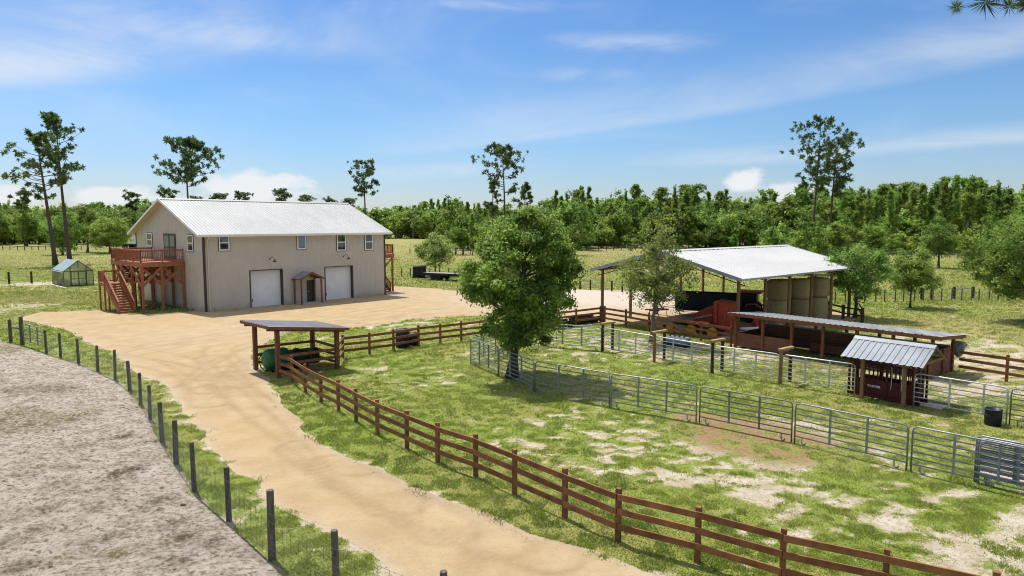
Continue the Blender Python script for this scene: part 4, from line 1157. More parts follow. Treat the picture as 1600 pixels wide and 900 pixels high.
def pipe_panel(name, L, H, nr, uprights, mat, rad=.022, foot=True, z0=.26, corner=True):
    """meshes of one pipe panel standing along +x"""
    fr = MB(); rr_ = .16
    top = H
    fr.tube([(0, 0, 0.0), (0, 0, top - rr_), (.03, 0, top - .05), (rr_, 0, top), (L - rr_, 0, top), (L - .03, 0, top - .05), (L, 0, top - rr_), (L, 0, 0.0)], rad, 8)
    rl = MB()
    for i in range(nr - 1):
        zz = z0 + (top - z0) * i / (nr - 1)
        rl.tube([(0, 0, zz), (L, 0, zz)], rad * .86, 7, False)
    ups = [('upright', MB().box(L * u - .028, L * u + .028, -.03, .03, z0 - .03, top).mesh('upright', mat)) for u in uprights]
    ft = []
    if foot:
        for s in (.30, L - .30):
            ft.append(('foot', MB().tube([(s - .05, 0, z0), (s - .05, 0, .06), (s, 0, .02), (s + .06, 0, .03), (s + .08, 0, .1)], rad * .8, 6).mesh('foot', mat, True)))
    return [('frame', fr.mesh('frame', mat, True)), ('rail', rl.mesh('rail', mat, True))] + ups + ft
_pc = {}
def put_panel(a, b, label, H=1.42, nr=7, mat='steel', ups=(.335, .665), name='corral_panel', group='pipe corral panels', foot=True, gap=.05, z=0.0, rad=.027):
    a = Vector(a); b = Vector(b); d = b - a; L = d.length - 2 * gap; a = a + d.normalized() * gap
    key = (round(L, 1), H, nr, mat, ups, foot)
    if key not in _pc: _pc[key] = pipe_panel(name, round(L, 1), H, nr, ups, M[mat], rad, foot)
    t = thing(name, label, 'panel', (a.x, a.y, z), math.atan2(d.y, d.x), group)
    for nm, me_ in _pc[key]: part_from(me_, nm, t)
    return t
pg = pipe_panel('gate', (Vector(gb) - Vector(ga)).length - .3, 1.30, 6, (.34, .67), M['steel_dull'], .024, False)
d_ = Vector(gb) - Vector(ga)
tg = thing('pipe_gate', 'dark pipe gate hung between wooden posts at the corner of the sand paddock', 'gate', (ga[0] + d_.x * .05, ga[1] + d_.y * .05, .08), math.atan2(d_.y, d_.x))
for nm, me_ in pg: part_from(me_, nm, tg)

# ------------------------------------------------------------------ the corral of pipe panels
NEAR = [(735,569.5),(779,588.5),(835,613.5),(953,636.5),(1091,661),(1239,692),(1420,736.5),(1640,790)]
np_ = [P(*p) for p in NEAR]
lab = ['leftmost corral panel, seen almost end on, where the pen turns behind the oak', 'corral panel in front of the oak trunk with its left half behind the shade',
       'corral panel standing in the shadow just right of the oak trunk', 'near side corral panel next right of the one in the oak shadow',
       'near side corral panel above the bare brown earth', 'near side corral panel directly below the small chute shed', 'near side corral panel at right behind which spare panels lean']
for i, (a, b) in enumerate(zip(np_, np_[1:])):
    put_panel(a, b, lab[i] if i != 5 else 'longest looking near side corral panel, below and left of the chute shed', mat='steel' if i < 4 else ('steel_dull' if i < 5 else 'steel'))
FAR = [np_[0], P(793, 554), P(848, 541), P(941, 549), P(1022, 565.5), P(1112, 583.5), P(1219, 600.5), P(1337, 620)]
labf = ['far side corral panel running back from the left corner of the pen', 'far side corral panel right behind the oak trunk', 'far side corral panel just left of the first pair of capped posts',
        'bright panel between the first and second pairs of capped posts', 'bright panel between the second and third pairs of capped posts, before the blue feeder',
        'bright panel between the third and fourth pairs of capped posts', 'bright round cornered panel between the last capped posts and the chute shed']
for i, (a, b) in enumerate(zip(FAR, FAR[1:])):
    put_panel(a, b, labf[i], mat='steel' if i < 3 else 'steel_bright', H=1.42, foot=i < 3)
e_ = Vector((.633, -.774)); n_ = Vector((.774, .633))
q0 = Vector(P(1425, 636)); q1 = Vector(P(1572, 664.5)); q2 = q1 + e_ * 3.6
put_panel(q0, q1, 'bright pipe panel from the right side of the chute shed to the dark bucket', mat='steel_bright', ups=(.40, .76), foot=False)
put_panel(q1 + e_ * .05, q2, 'pipe panel cut by the right edge of the photo behind the dark bucket', mat='steel_dull')
s0_ = Vector(P(1520, 750)); sd = (Vector(np_[-1]) - Vector(np_[-2])).normalized(); sn = Vector((-sd.y, sd.x))
for k in range(3):
    b_ = s0_ + sn * (-.14 - .055 * k) + sd * (.02 + .06 * k)
    t = put_panel(b_, b_ + sd * 3.2, ['innermost of the spare pipe panels stacked against the near fence line', 'middle one of the three spare pipe panels stacked at the right', 'outermost of the spare pipe panels stacked at right, nearest the viewer'][k], mat='steel', group='spare panels stacked at the right', ups=(.30, .62), H=1.40 - .05 * k)

# pairs of posts with a cap between the far panels
for i, (pa, lb, mt, mt2) in enumerate((((941.5, 549), 'leftmost pair of dark posts with a pale cap beam in the corral line', 'dark_wood', 'yellow_wood'),
        ((1022, 566), 'capped post pair left of the blue feeder, its front post yellowish', 'barn_post', 'yellow_wood'),
        ((1112.5, 583.5), 'pair of blackish posts with a cap beam right of the blue feeder', 'dark_wood', 'yellow_wood'),
        ((1219, 600.5), 'rightmost pair of capped posts, standing before the feed shelter', 'barn_post', 'yellow_wood'))):
    a = P(*pa); t = thing('capped_posts', lb, 'fence post', (a[0], a[1], 0), math.atan2(n_.y, n_.x), 'pairs of capped posts along the corral')
    for k, (xx, mm) in enumerate(((0, mt), (.85, 'dark_wood'))):
        MB().tube([(xx, 0, 0), (xx, 0, 1.58)], .085, 10).build('post', M[mm], t)
    MB().box(-.16, 1.0, -.09, .09, 1.582, 1.70).build('cap_beam', M[mt2], t, bevel=.01)
# ------------------------------------------------------------------ the pole barn
BU, BV = Vector((.667, -.745)), Vector((.745, .667))
BRZ = math.atan2(BU.y, BU.x); BO = Vector((6.84, 51.4)); BW, BL = 11.25, 17.0
def barn_xy(a, b): return BO + BU * a + BV * b
def barn_local(x, y):
    d = Vector((x, y)) - BO; return d.dot(BU), d.dot(BV)
BE, BR = 4.12, 1.42
PB = thing('pole_barn', 'big open pole barn with a white metal gable roof on round timber posts', 'barn', (BO.x, BO.y, 0), BRZ)
for k in range(6):
    for a in (0, BW):
        b = k * BL / 5
        MB().tube([(a, b, 0), (a, b, BE - .02)], [.125, .105], 12).build('post', M['barn_post'], PB, smooth=False)
bz = lambda a: BE + .08 + BR * (1 - abs(a - BW / 2) / (BW / 2))
rf = MB(); st = ribs(-.7, BL + .7, .6, .032)
for (b0, d0), (b1, d1) in zip(st, st[1:]):
    for a0, a1 in ((-.6, BW / 2), (BW / 2, BW + .6)):
        rf.quad((a0, b0, bz(a0) + d0), (a1, b0, bz(a1) + d0), (a1, b1, bz(a1) + d1), (a0, b1, bz(a0) + d1))
rfo = rf.build('roof', M['roof_white'], PB, fix=False)
cp_ = MB(); cp_.prism([(BW/2 - .3, bz(BW/2 - .3) + .045), (BW/2, bz(BW/2) + .06), (BW/2 + .3, bz(BW/2 + .3) + .045), (BW/2, bz(BW/2) + .02)], 'y', -.72, BL + .72); cp_.build('ridge_cap', M['roof_white'], rfo)
ed = MB(); M['edge_trim'] = pmat('roof edge trim', (.36, .39, .42), (.28, .30, .33), 2, .45, metal=.3)
for b in (-.72, BL + .72):
    ed.bar((-.6, b, bz(-.6) - .06), (BW/2, b, bz(BW/2) - .06), .03, .22); ed.bar((BW/2, b, bz(BW/2) - .06), (BW + .6, b, bz(BW + .6) - .06), .03, .22)
for a in (-.6, BW + .6): ed.bar((a, -.72, bz(a) - .05), (a, BL + .72, bz(a) - .05), .03, .12)
ed.build('roof_edge', M['edge_trim'], rfo)
for k in range(6):
    b = k * BL / 5; t = MB()
    for a0, a1 in ((-.45, BW/2), (BW/2, BW + .45)):
        pa, pb = (a0, b, bz(a0) - .14), (a1, b, bz(a1) - .14)
        qa, qb = (a0, b, bz(a0) - .50), (a1, b, bz(a1) - .50)
        t.bar(pa, pb, .05, .05); t.bar(qa, qb, .05, .05)
        n = 12
        for i in range(n):
            u = i / n; v = (i + .5) / n; w_ = (i + 1) / n
            L_ = lambda s, lo: (a0 + (a1 - a0) * s, b, bz(a0 + (a1 - a0) * s) - (.48 if lo else .16))
            t.bar(L_(u, 1), L_(v, 0), .02, .02); t.bar(L_(v, 0), L_(w_, 1), .02, .02)
    t.build('truss', M['black_metal'], PB)
for i in range(13):
    a = -.45 + (BW + .9) * i / 12
    MB().box(a - .02, a + .02, -.6, BL + .6, bz(a) - .11, bz(a) - .03).build('purlin', M['barn_post'], PB)

# ---- what stands under it
def wheel(parent, c, r, w, rz_axis='y', rim='yellow'):
    k = MB().lathe([(r * .55, -w / 2), (r * .93, -w / 2), (r, -w * .32), (r, w * .32), (r * .93, w / 2), (r * .55, w / 2)], c, 22, rz_axis).build('wheel', M['rubber'], parent)
    MB().lathe([(r * .12, -w * .42), (r * .54, -w * .36), (r * .54, w * .36), (r * .12, w * .42)], c, 16, rz_axis).build('rim', M[rim], k)
    return k
# round baler
M['dull_red'] = pmat('dull red machine paint', (0.30, 0.035, 0.02), (0.19, 0.024, 0.015), 3.0, .55)
bx_, by_ = 13.75, 46.0
rb = thing('round_baler', 'big bright red round baler at the open end of the pole barn', 'baler', (bx_, by_, 0), BRZ + .25)
prof = []
body = MB(); cy = 1.32; rr_ = .92
pl = [(rr_ * math.cos(t), cy + rr_ * math.sin(t)) for t in np.linspace(0, 2 * math.pi, 28, endpoint=False)]
pl = [(min(p, .95) if z_ > .9 else p, max(z_, .42)) for p, z_ in pl]
body.prism([(-1.25, .5), (.12, .45), (.12, 1.86), (-.25, 1.92), (-1.25, 1.35)], 'y', -.74, .74); body.build('chamber', M['dull_red'], rb, bevel=.03)
tg_ = MB(); tg_.prism([(.17, .40), (1.25, .42), (1.30, 1.2), (1.26, 2.12), (1.16, 2.26), (.17, 2.34)], 'y', -.84, .84); tg_.build('tailgate', M['red'], rb, bevel=.04)
sd_ = MB(); sd_.prism([(-1.5, .62), (-.1, .62), (-.1, .95), (-1.5, .9)], 'y', -.86, .86); sd_.build('side_shield', M['red'], rb, bevel=.03)
rbk = MB()
rbk.bar((-1.2, -.77, 1.05), (.1, -.77, 1.42), .03, .10); rbk.build('stripe', M['steel'], rb)
rbk = MB(); rbk.bar((.48, -.87, .5), (.48, -.87, 2.2), .03, .03); rbk.build('seam', M['dark_red'], rb)
rbk = MB(); rbk.bar((.75, -.87, .6), (1.15, -.87, 2.0), .03, .03); rbk.build('strut', M['steel'], rb)
MB().bar((-1.2, 0, .55), (-3.0, 0, .5), .16, .16).build('drawbar', M['black_metal'], rb)
for y_ in (-1.02, 1.02): wheel(rb, (.1, y_, .45), .45, .32)
pk = MB(); pk.lathe([(.22, -.8), (.26, -.7), (.26, .7), (.22, .8)], (-.95, 0, .38), 14, 'y'); pk.build('pickup', M['black_metal'], rb)

# yellow hay rake by the fence
rk = thing('hay_rake', 'low hay rake with yellow wheels behind the board fence in front of the red baler', 'rake', (11.3, 45.9, 0), BRZ + .05)
MB().bar((-2.3, 0, .62), (3.2, 0, .62), .10, .10).build('beam', M['black_metal'], rk)
for k in range(4):
    a = -2.0 + 1.55 * k
    w_ = MB(); w_.lathe([(.05, -.03), (.36, -.02), (.36, .02), (.05, .03)], (a, -.25, .42), 20, 'y')
    for i in range(16):
        t = i * math.pi / 8; w_.bar((a + .34 * math.cos(t), -.25, .42 + .34 * math.sin(t)), (a + .44 * math.cos(t + .3), -.27, .42 + .44 * math.sin(t + .3)), .012, .012)
    w_.build('rake_wheel', M['yellow'], rk)
for a in (-1.2, 2.2):
    wheel(rk, (a, .35, .27), .27, .14)
MB().box(1.75, 2.45, -.40, -.18, .78, 1.05).build('guard', M['yellow'], rk, bevel=.04)

# tractor with a red canopy
tr_ = thing('tractor', 'red tractor with a flat red canopy deep inside the pole barn', 'tractor', (18.0, 52.0, 0), BRZ + .35)
hd_ = MB(); hd_.prism([(-1.9, .75), (-.35, .75), (-.35, 1.42), (-1.75, 1.32), (-1.9, 1.2)], 'y', -.33, .33); hd_.build('hood', M['red'], tr_, bevel=.05)
gb_ = MB(); gb_.box(-1.6, .5, -.22, .22, .42, .74); gb_.build('chassis', M['black_metal'], tr_)
for y_ in (-.72, .72):
    wheel(tr_, (.42, y_, .72), .72, .38, rim='red'); wheel(tr_, (-1.45, y_ * .88, .43), .43, .24, rim='red')
    fd = MB(); fd.prism([(.0, 1.1), (.1, 1.45), (.75, 1.5), (1.1, 1.25), (1.1, 1.15), (.7, 1.4), (.2, 1.38)], 'y', y_ - .2, y_ + .2); fd.build('fender', M['red'], tr_)
se = MB(); se.box(.25, .7, -.22, .22, .98, 1.08); se.box(.66, .76, -.22, .22, 1.08, 1.5); se.build('seat', M['black'], tr_, bevel=.03)
MB().tube([(-.3, 0, 1.3), (-.05, 0, 1.52)], .025, 6).lathe([(.16, 0), (.19, .01), (.19, .03), (.16, .04)], (-.05, 0, 1.52), 14).build('steering_wheel', M['black'], tr_)
for x_, y_ in ((-.3, -.5), (-.3, .5), (.8, -.5), (.8, .5)): MB().bar((x_, y_, 1.2), (x_, y_, 2.24), .05, .05).build('canopy_post', M['black_metal'], tr_)
cn = MB(); cn.box(-.65, 1.15, -.75, .75, 2.24, 2.40); cn.build('canopy', M['red'], tr_, bevel=.05)
for y_ in (-.24, .24): MB().lathe([(.07, 0), (.08, .03), (.05, .05)], (-1.93, y_, 1.1), 10, 'x').build('headlight', M['white_plastic'], tr_)
lo = MB(); lo.tube([(-.9, .55, .9), (-2.2, .55, .5), (-2.6, .55, .35)], .06, 6); lo.build('loader_arm', M['red'], tr_)
lo = MB(); lo.tube([(-.9, -.55, .9), (-2.2, -.55, .5), (-2.6, -.55, .35)], .06, 6); lo.build('loader_arm', M['red'], tr_)
bk = MB(); bk.prism([(-2.6, .12), (-3.25, .10), (-3.2, .16), (-2.72, .2), (-2.62, .62), (-2.56, .62)], 'y', -.85, .85); bk.build('bucket', M['black_metal'], tr_)

# long black trailer behind
tl = thing('stock_trailer', 'long black high sided trailer behind the red baler inside the pole barn', 'trailer', (16.4, 54.3, 0), BRZ + .42)
bd = MB(); bd.box(-3.1, 3.0, -.98, -.92, .68, 1.95); bd.box(-3.1, 3.0, .92, .98, .68, 1.95); bd.box(-3.14, -3.1, -.98, .98, .68, 1.95); bd.box(3.0, 3.04, -.98, .98, .68, 1.95); bd.build('side', M['black_metal'], tl)
for k in range(9):
    a = -3.0 + .74 * k; MB().box(a - .03, a + .03, -1.03, -.985, .6, 1.97).build('stake', M['black_metal'], tl)
MB().box(-3.1, 3.0, -1.0, 1.0, .55, .67).build('bed', M['black_metal'], tl)
for a in (-.15, .8):
    for y_ in (-.88, .88): wheel(tl, (a, y_, .36), .36, .22, rim='white_paint')
MB().bar((3.04, 0, .6), (4.4, 0, .55), .12, .12).build('tongue', M['black_metal'], tl)

# red cultivator half hidden by the small tree
cu = thing('cultivator', 'small red cultivator behind the sparse tree at the barn fence', 'cultivator', (11.6, 53.5, 0), .4)
f_ = MB(); f_.bar((-.9, 0, .7), (.9, 0, .7), .1, .1); f_.bar((-.9, .6, .7), (.9, .6, .7), .1, .1); f_.bar((-.5, 0, .7), (-.5, .6, .7), .08, .08); f_.bar((.5, 0, .7), (.5, .6, .7), .08, .08); f_.build('frame', M['red'], cu)
f_ = MB(); f_.bar((-.35, 0, .7), (0, .1, 1.35), .08, .08); f_.bar((.35, 0, .7), (0, .1, 1.35), .08, .08); f_.build('hitch', M['red'], cu)
for k in range(5):
    a = -.8 + .4 * k; MB().tube([(a, .6 * (k % 2), .7), (a, .6 * (k % 2) + .15, .4), (a, .6 * (k % 2) - .1, .1), (a, .6 * (k % 2) - .25, .0)], .025, 6).build('tine', M['black_metal'], cu)
# red disc mower nearer the hay
mw = thing('disc_mower', 'red mower implement standing in front of the left hay bales', 'mower', (17.55, 47.9, 0), .2)
MB().box(-.5, .5, -.25, .25, .25, .55).build('gearbox', M['red'], mw, bevel=.04)
f_ = MB(); f_.prism([(-.5, .55), (.5, .55), (.3, 1.25), (-.3, 1.35)], 'y', -.08, .08); f_.build('shield', M['red'], mw)
MB().bar((-.5, 0, .3), (-2.0, .1, .22), .14, .12).build('cutter_bar', M['red'], mw)
for a in (-.4, .4): MB().box(a - .04, a + .04, -.05, .05, 0, .25).build('stand', M['black_metal'], mw)

# round bales on end, two high
bm_ = []
for h_ in (1.86, 1.48):
    g = np.random.default_rng(int(h_ * 10)); mb = MB(); n = 30
    prof = [(.2, 0), (.70, 0.0), (.80, .08)] + [(.83 + .015 * ((k % 2) * 2 - 1) + .03 * math.sin(math.pi * k / 8), .05 + (h_ - .1) * k / 8) for k in range(1, 8)] + [(.81, h_ - .08), (.72, h_), (.2, h_ + .03)]
    mb.lathe(prof, n=n)
    mb.v = [(x + g.normal() * .006, y + g.normal() * .006, z) for x, y, z in mb.v]
    bm_.append(mb.mesh('round_bale', M['hay'], True))
bl = [('left', 19.75, 50.4), ('middle', 21.72, 51.35), ('right', 23.55, 52.55)]
for nm, x_, y_ in bl:
    for tier, z_ in ((0, 0.0), (1, 1.87)):
        o = bpy.data.objects.new('round_bale', bm_[tier]); o.location = (x_ + .06 * tier, y_ - .05 * tier, z_); o.rotation_euler = (rnd.uniform(-.03, .03), (-.05 if nm == 'left' else .02) * tier, rnd.uniform(0, 6)); link(o)
        tag(o, f'{"upper" if tier else "lower"} big round hay bale of the {nm} stack under the pole barn', 'hay bale', 'round hay bales stacked two high')
# plywood sheet, tub, box behind the feed shelter
q = (16.9, 42.3)
o = MB().box(-.35, .35, -.02, .02, 0, 1.25).build('plywood_sheet', pmat('plywood', (.50, .38, .25), (.40, .29, .18), 4, .8)); o.location = (*q, 0); o.rotation_euler = (-.28, .1, .5)
tag(o, 'pale plywood sheet leaning behind the feed shelter', 'board')
o = MB().lathe([(.50, 0), (.56, .06), (.62, .62), (.66, .64), (.66, .70), (.60, .70), (.56, .2), (.1, .18)], n=26).build('stock_tub', M['green_tub'], smooth=True); o.location = (18.3, 43.0, 0)
tag(o, 'pale green round tub on the ground behind the feed shelter', 'tub')
tc_ = thing('tool_chest', 'low grey steel chest just behind the left end of the feed shelter', 'chest', (15.6, 43.5, 0), .3)
MB().box(-.8, .8, -.4, .4, .04, .70).build('body', M['steel'], tc_, bevel=.02); MB().box(-.82, .82, -.42, .42, .71, .80).build('lid', M['white_plastic'], tc_, bevel=.02)
# short fence of dark posts beside the barn
c_ = [P(1292, 492), P(1317, 499), P(1347, 504), P(1338, 486)]
fb = thing('post_rail_fence', 'short post and rail fence stub beyond the right corner of the pole barn', 'fence', (*c_[0], 0))
rel_ = [Vector((p[0] - c_[0][0], p[1] - c_[0][1], 0)) for p in c_]
for p in rel_:
    o = MB().tube([(0, 0, 0), (0, 0, 1.15)], .12, 10).build('post', M['dark_wood'], fb); o.location = p
for a, b in zip(rel_, rel_[1:]):
    for z_ in (.5, .95): MB().bar(a + Vector((0, 0, z_)), b + Vector((0, 0, z_)), .05, .12).build('rail', M['dark_wood'], fb)

# ------------------------------------------------------------------ the long feed shelter
FO = (13.5, 40.8); FE, FN = Vector((.633, -.774)), Vector((.774, .633)); FRZ = math.atan2(FE.y, FE.x)
FB = thing('feed_shelter', 'long low feed shelter with a flat pale metal roof over brown boarded sides', 'shelter', (*FO, 0), FRZ)
FL_, FD_ = 10.7, 2.75
zf = lambda b: 2.13 - .075 * b
for k in range(7):
    MB().box(k * FL_/6 - .07, k * FL_/6 + .07, -.07, .07, 0, zf(0) - .22).build('post', M['shed_wood'], FB)
for k in range(7):
    MB().box(k * FL_/6 - .07, k * FL_/6 + .07, FD_ - .07, FD_ + .07, 0, zf(FD_) - .22).build('post', M['shed_wood'], FB)
rf = MB(); st = ribs(-.4, FL_ + .45, .3, .028)
for (a, da), (b, db) in zip(st, st[1:]):
    rf.quad((a, -.35, zf(-.35) + da), (b, -.35, zf(-.35) + db), (b, FD_ + .35, zf(FD_ + .35) + db), (a, FD_ + .35, zf(FD_ + .35) + da))
rfo = rf.build('roof', M['roof_galv'], FB, fix=False)
ra = MB()
for b in (-.33, FD_ + .33): ra.bar((-.4, b, zf(b) - .10), (FL_ + .45, b, zf(b) - .10), .05, .16)
for b in (0.0, FD_): ra.bar((-.35, b, zf(b) - .13), (FL_ + .4, b, zf(b) - .13), .09, .17)
for a in (-.39, FL_ + .44): ra.bar((a, -.33, zf(-.33) - .10), (a, FD_ + .33, zf(FD_ + .33) - .10), .04, .15)
for k in range(1, 12):
    a = FL_ * k / 12; ra.bar((a, -.3, zf(-.3) - .07), (a, FD_ + .3, zf(FD_ + .3) - .07), .04, .10)
ra.build('rafter', M['shed_wood'], rfo)
def boards(a0, a1, b, z0, z1, n, along='x', mat='bunk_board', nm='board_wall'):
    mb = MB(); h = (z1 - z0) / n
    for i in range(n):
        j = rnd.uniform(-.006, .006)
        if along == 'x': mb.box(a0, a1, b - .02 + j, b + .02 + j, z0 + i * h + .006, z0 + (i + 1) * h - .006)
        else: mb.box(b - .02 + j, b + .02 + j, a0, a1, z0 + i * h + .006, z0 + (i + 1) * h - .006)
    mb.box(a0 + .01, a1 - .01, b - .008, b + .008, z0 + .01, z1 - .01) if along == 'x' else mb.box(b - .008, b + .008, a0 + .01, a1 - .01, z0 + .01, z1 - .01)
    mb.build(nm, M[mat], FB)
boards(.07, FL_/6*2 - .07, .05, .12, .95, 5)
boards(FL_/6*5 + .07, FL_ - .07, .05, .10, 1.15, 5)
boards(.07, FL_ - .07, FD_ - .05, .08, 1.25, 7)
boards(.07, FD_ - .07, .03, .10, .95, 5, 'y')
boards(.07, FD_ - .07, FL_ - .03, .08, 1.30, 7, 'y')
for b in (.10, FD_/2, FD_ - .10): MB().box(FL_ + .01, FL_ + .07, b - .05, b + .05, 0, 1.32).build('batten', M['shed_wood'], FB)
MB().box(.1, FL_ - .1, FD_ - .14, FD_ - .08, 1.26, 1.34).build('top_rail', M['steel'], FB)
bn = MB(); bn.box(3.7, FL_ - .3, FD_ - .95, FD_ - .9, .15, .62); bn.box(3.7, FL_ - .3, FD_ - .22, FD_ - .17, .15, .62); bn.box(3.7, FL_ - .3, FD_ - .9, FD_ - .22, .12, .16); bn.build('feed_trough', M['shed_wood'], FB)
tp = thing('tarp_bundle', 'bunched grey tarp hanging on the corner post at the right end of the feed shelter', 'tarp', (*(Vector(FO) + FE * (FL_ + .15) + FN * (FD_ + .32)), .62), FRZ)
mb = MB(); n = 16
for i in range(8):
    for k in range(n):
        t = 2 * math.pi * k / n; r_ = (.30, .34, .30, .27, .25, .21, .15, .05)[7 - i] * (1 + .22 * math.sin(t * 5 + i) * (i < 7))
        mb.v.append((r_ * math.cos(t), r_ * .7 * math.sin(t), .08 + .115 * i))
for i in range(7):
    for k in range(n): mb.f.append((i*n + k, i*n + (k+1) % n, (i+1)*n + (k+1) % n, (i+1)*n + k))
mb.f.append(tuple(reversed(range(n))))
mb.build('cloth', M['tarp'], tp, smooth=True); MB().tube([(0, 0, .80), (0, 0, .95), (-.1, -.25, 1.0)], .012, 5).build('cord', M['white_plastic'], tp)

# ------------------------------------------------------------------ chute under its little roof
CO = (14.98, 28.7)
CS = thing('chute_shed', 'small shed of a pale ribbed gable roof on timber posts over the red chute', 'shelter', (*CO, 0), FRZ)
X0, X1, Y0, Y1 = -.80, 2.45, -.38, 2.28
RY = (Y0 + Y1) / 2; ZE, ZR = 1.80, 2.52
for xx in (0.0, 1.66):
    for yy in (0.0, 1.9):
        MB().box(xx - .065, xx + .065, yy - .065, yy + .065, 0, ZE + .05).build('post', M['barn_post'] if yy == 0 else M['dark_wood'], CS)
rf = MB(); st = ribs(X0, X1, .262, .026)
zc = lambda y: ZE + (ZR - ZE) * (1 - abs(y - RY) / (RY - Y0))
for (a, da), (b, db) in zip(st, st[1:]):
    for y0, y1 in ((Y0, RY), (RY, Y1)):
        rf.quad((a, y0, zc(y0) + da), (b, y0, zc(y0) + db), (b, y1, zc(y1) + db), (a, y1, zc(y1) + da))
rfo = rf.build('roof', M['roof_blue'], CS, fix=False)
MB().prism([(RY - .2, zc(RY - .2) + .035), (RY, ZR + .05), (RY + .2, zc(RY + .2) + .035), (RY, ZR + .01)], 'x', X0, X1).build('ridge_cap', M['roof_blue'], rfo)
ra = MB()
for a in (X0 + .03, .05, .85, 1.62, X1 - .03):
    ra.bar((a, Y0 + .02, zc(Y0) - .05), (a, RY, ZR - .05), .045, .09); ra.bar((a, RY, ZR - .05), (a, Y1 - .02, zc(Y1) - .05), .045, .09)
for a in (X1 - .03, X0 + .03): ra.bar((a, .1, ZE + .12), (a, 1.8, ZE + .12), .04, .10)
for y_ in (0.0, 1.9): ra.bar((X0 + .1, y_, zc(y_) - .13), (X1 - .1, y_, zc(y_) - .13), .06, .14)
ra.build('rafter', M['barn_post'], rfo)
ch = thing('cattle_chute', 'dark red steel cattle squeeze chute with white lettering under the small shed roof', 'cattle chute', (*(Vector(CO) + FN * .42 + FE * -.78), .05), FRZ)
CL, CW, CHh = 2.9, .82, 1.70
for yy, nm in ((0, 'near'), (CW, 'far')):
    MB().box(.30, CL - .35, yy - .02, yy + .02, .16, .80).build('side_panel', M['dark_red'], ch)
    pn = MB()
    for k in range(13):
        a = .34 + (CL - .74) * k / 12; pn.box(a - .016, a + .016, yy - .016, yy + .016, .80, 1.42)
    for zz in (1.20, 1.30, 1.42): pn.box(.28, CL - .33, yy - .028, yy + .028, zz, zz + .035)
    pn.build('bar_panel', M['dark_red'], ch)
    for a in (.04, .25, CL * .5 if yy else 1.60, CL - .30, CL - .05):
        MB().box(a - .035, a + .035, yy - .05, yy + .05, 0, CHh).build('upright', M['dark_red'], ch)
    MB().box(0, CL, yy - .05, yy + .05, CHh, CHh + .07).build('top_rail', M['dark_red'], ch)
    MB().box(0, CL, yy - .05, yy + .05, .02, .15).build('skid', M['dark_red'], ch)
for a in (.04, CL * .5, CL - .05): MB().box(a - .03, a + .03, .05, CW - .05, CHh + .005, CHh + .06).build('cross_bar', M['dark_red'], ch)
hg = MB()
for k in range(5): hg.bar((.14, .1 + .15 * k, .2), (.14, .1 + .15 * k, CHh - .05), .03, .03)
hg.build('head_gate', M['dark_red'], ch)
tgm = MB()
for k in range(6): tgm.box(CL - .20, CL - .16, .05, CW - .05, .2 + .25 * k, .26 + .25 * k)
tgm.build('tail_gate', M['black_metal'], ch)
for a in (1.80, 2.2):
    MB().tube([(a, -.06, 1.45), (a + .03, -.10, 1.0), (a, -.07, .50)], .012, 5).build('rope', M['white_plastic'], ch)
MB().tube([(.16, -.06, CHh + .05), (.30, -.16, CHh - .25), (.42, -.18, CHh - .75)], .018, 6).build('lever', M['dark_red'], ch)
cu_ = bpy.data.curves.new('lettering', 'FONT'); cu_.body = 'TARTER'; cu_.size = .145; cu_.extrude = .004; cu_.align_x = 'CENTER'; cu_.align_y = 'CENTER'; cu_.space_character = 1.05; cu_.offset = .007
to_ = bpy.data.objects.new('lettering', cu_); link(to_)
bpy.context.view_layer.update()
tm = bpy.data.meshes.new_from_object(to_.evaluated_get(bpy.context.evaluated_depsgraph_get())); bpy.data.objects.remove(to_)
tm.materials.clear(); tm.materials.append(M['white_plastic'])
lt = part_from(tm, 'lettering', ch, (1.09, -.026, .50)); lt.rotation_euler = (math.pi / 2, 0, 0); lt.scale = (1.0, .85, 1)
sl_ = P(1448, 634); o = MB().box(-.65, .65, -.4, .4, .004, .07).build('concrete_slab', M['concrete']); o.location = (*sl_, 0); o.rotation_euler = (0, 0, FRZ); tag(o, 'pale concrete slab on the grass beside the right posts of the chute shed', 'slab')

# ------------------------------------------------------------------ loose gear
q = P(1551, 664); bk = thing('bucket', 'dark navy plastic drum standing against the pipe panel at the right', 'drum', (*q, 0), FRZ)
MB().lathe([(.24, 0), (.27, .03), (.28, .30), (.29, .31), (.28, .34), (.275, .56), (.29, .58), (.285, .62), (.25, .62), (.23, .2), (.05, .19)], n=22).build('body', M['navy'], bk, smooth=True)
MB().tube([(.29, 0, .55), (.36, -.05, .35), (.30, -.1, .18)], .014, 6).build('handle', M['steel_bright'], bk)
q = P(1059, 541); fd = thing('feeder', 'low blue livestock feeder with a notched white rim between the capped posts', 'feeder', (*q, 0), FRZ + .12)
MB().box(-.66, .66, -.36, .36, 0, .20).build('base', M['black'], fd, bevel=.03)
MB().box(-.64, .64, -.34, .34, .20, .46).build('tub', M['pale_blue'], fd, bevel=.04)
for k in range(4):
    a = -.48 + .32 * k
    MB().box(a - .11, a + .11, -.33, .33, .46, .60).build('hopper_lid', M['white_plastic'], fd, bevel=.03)
    MB().lathe([(.05, 0), (.05, .06), (.03, .08)], (a, -.1, .60), 8).build('knob', M['navy'], fd)
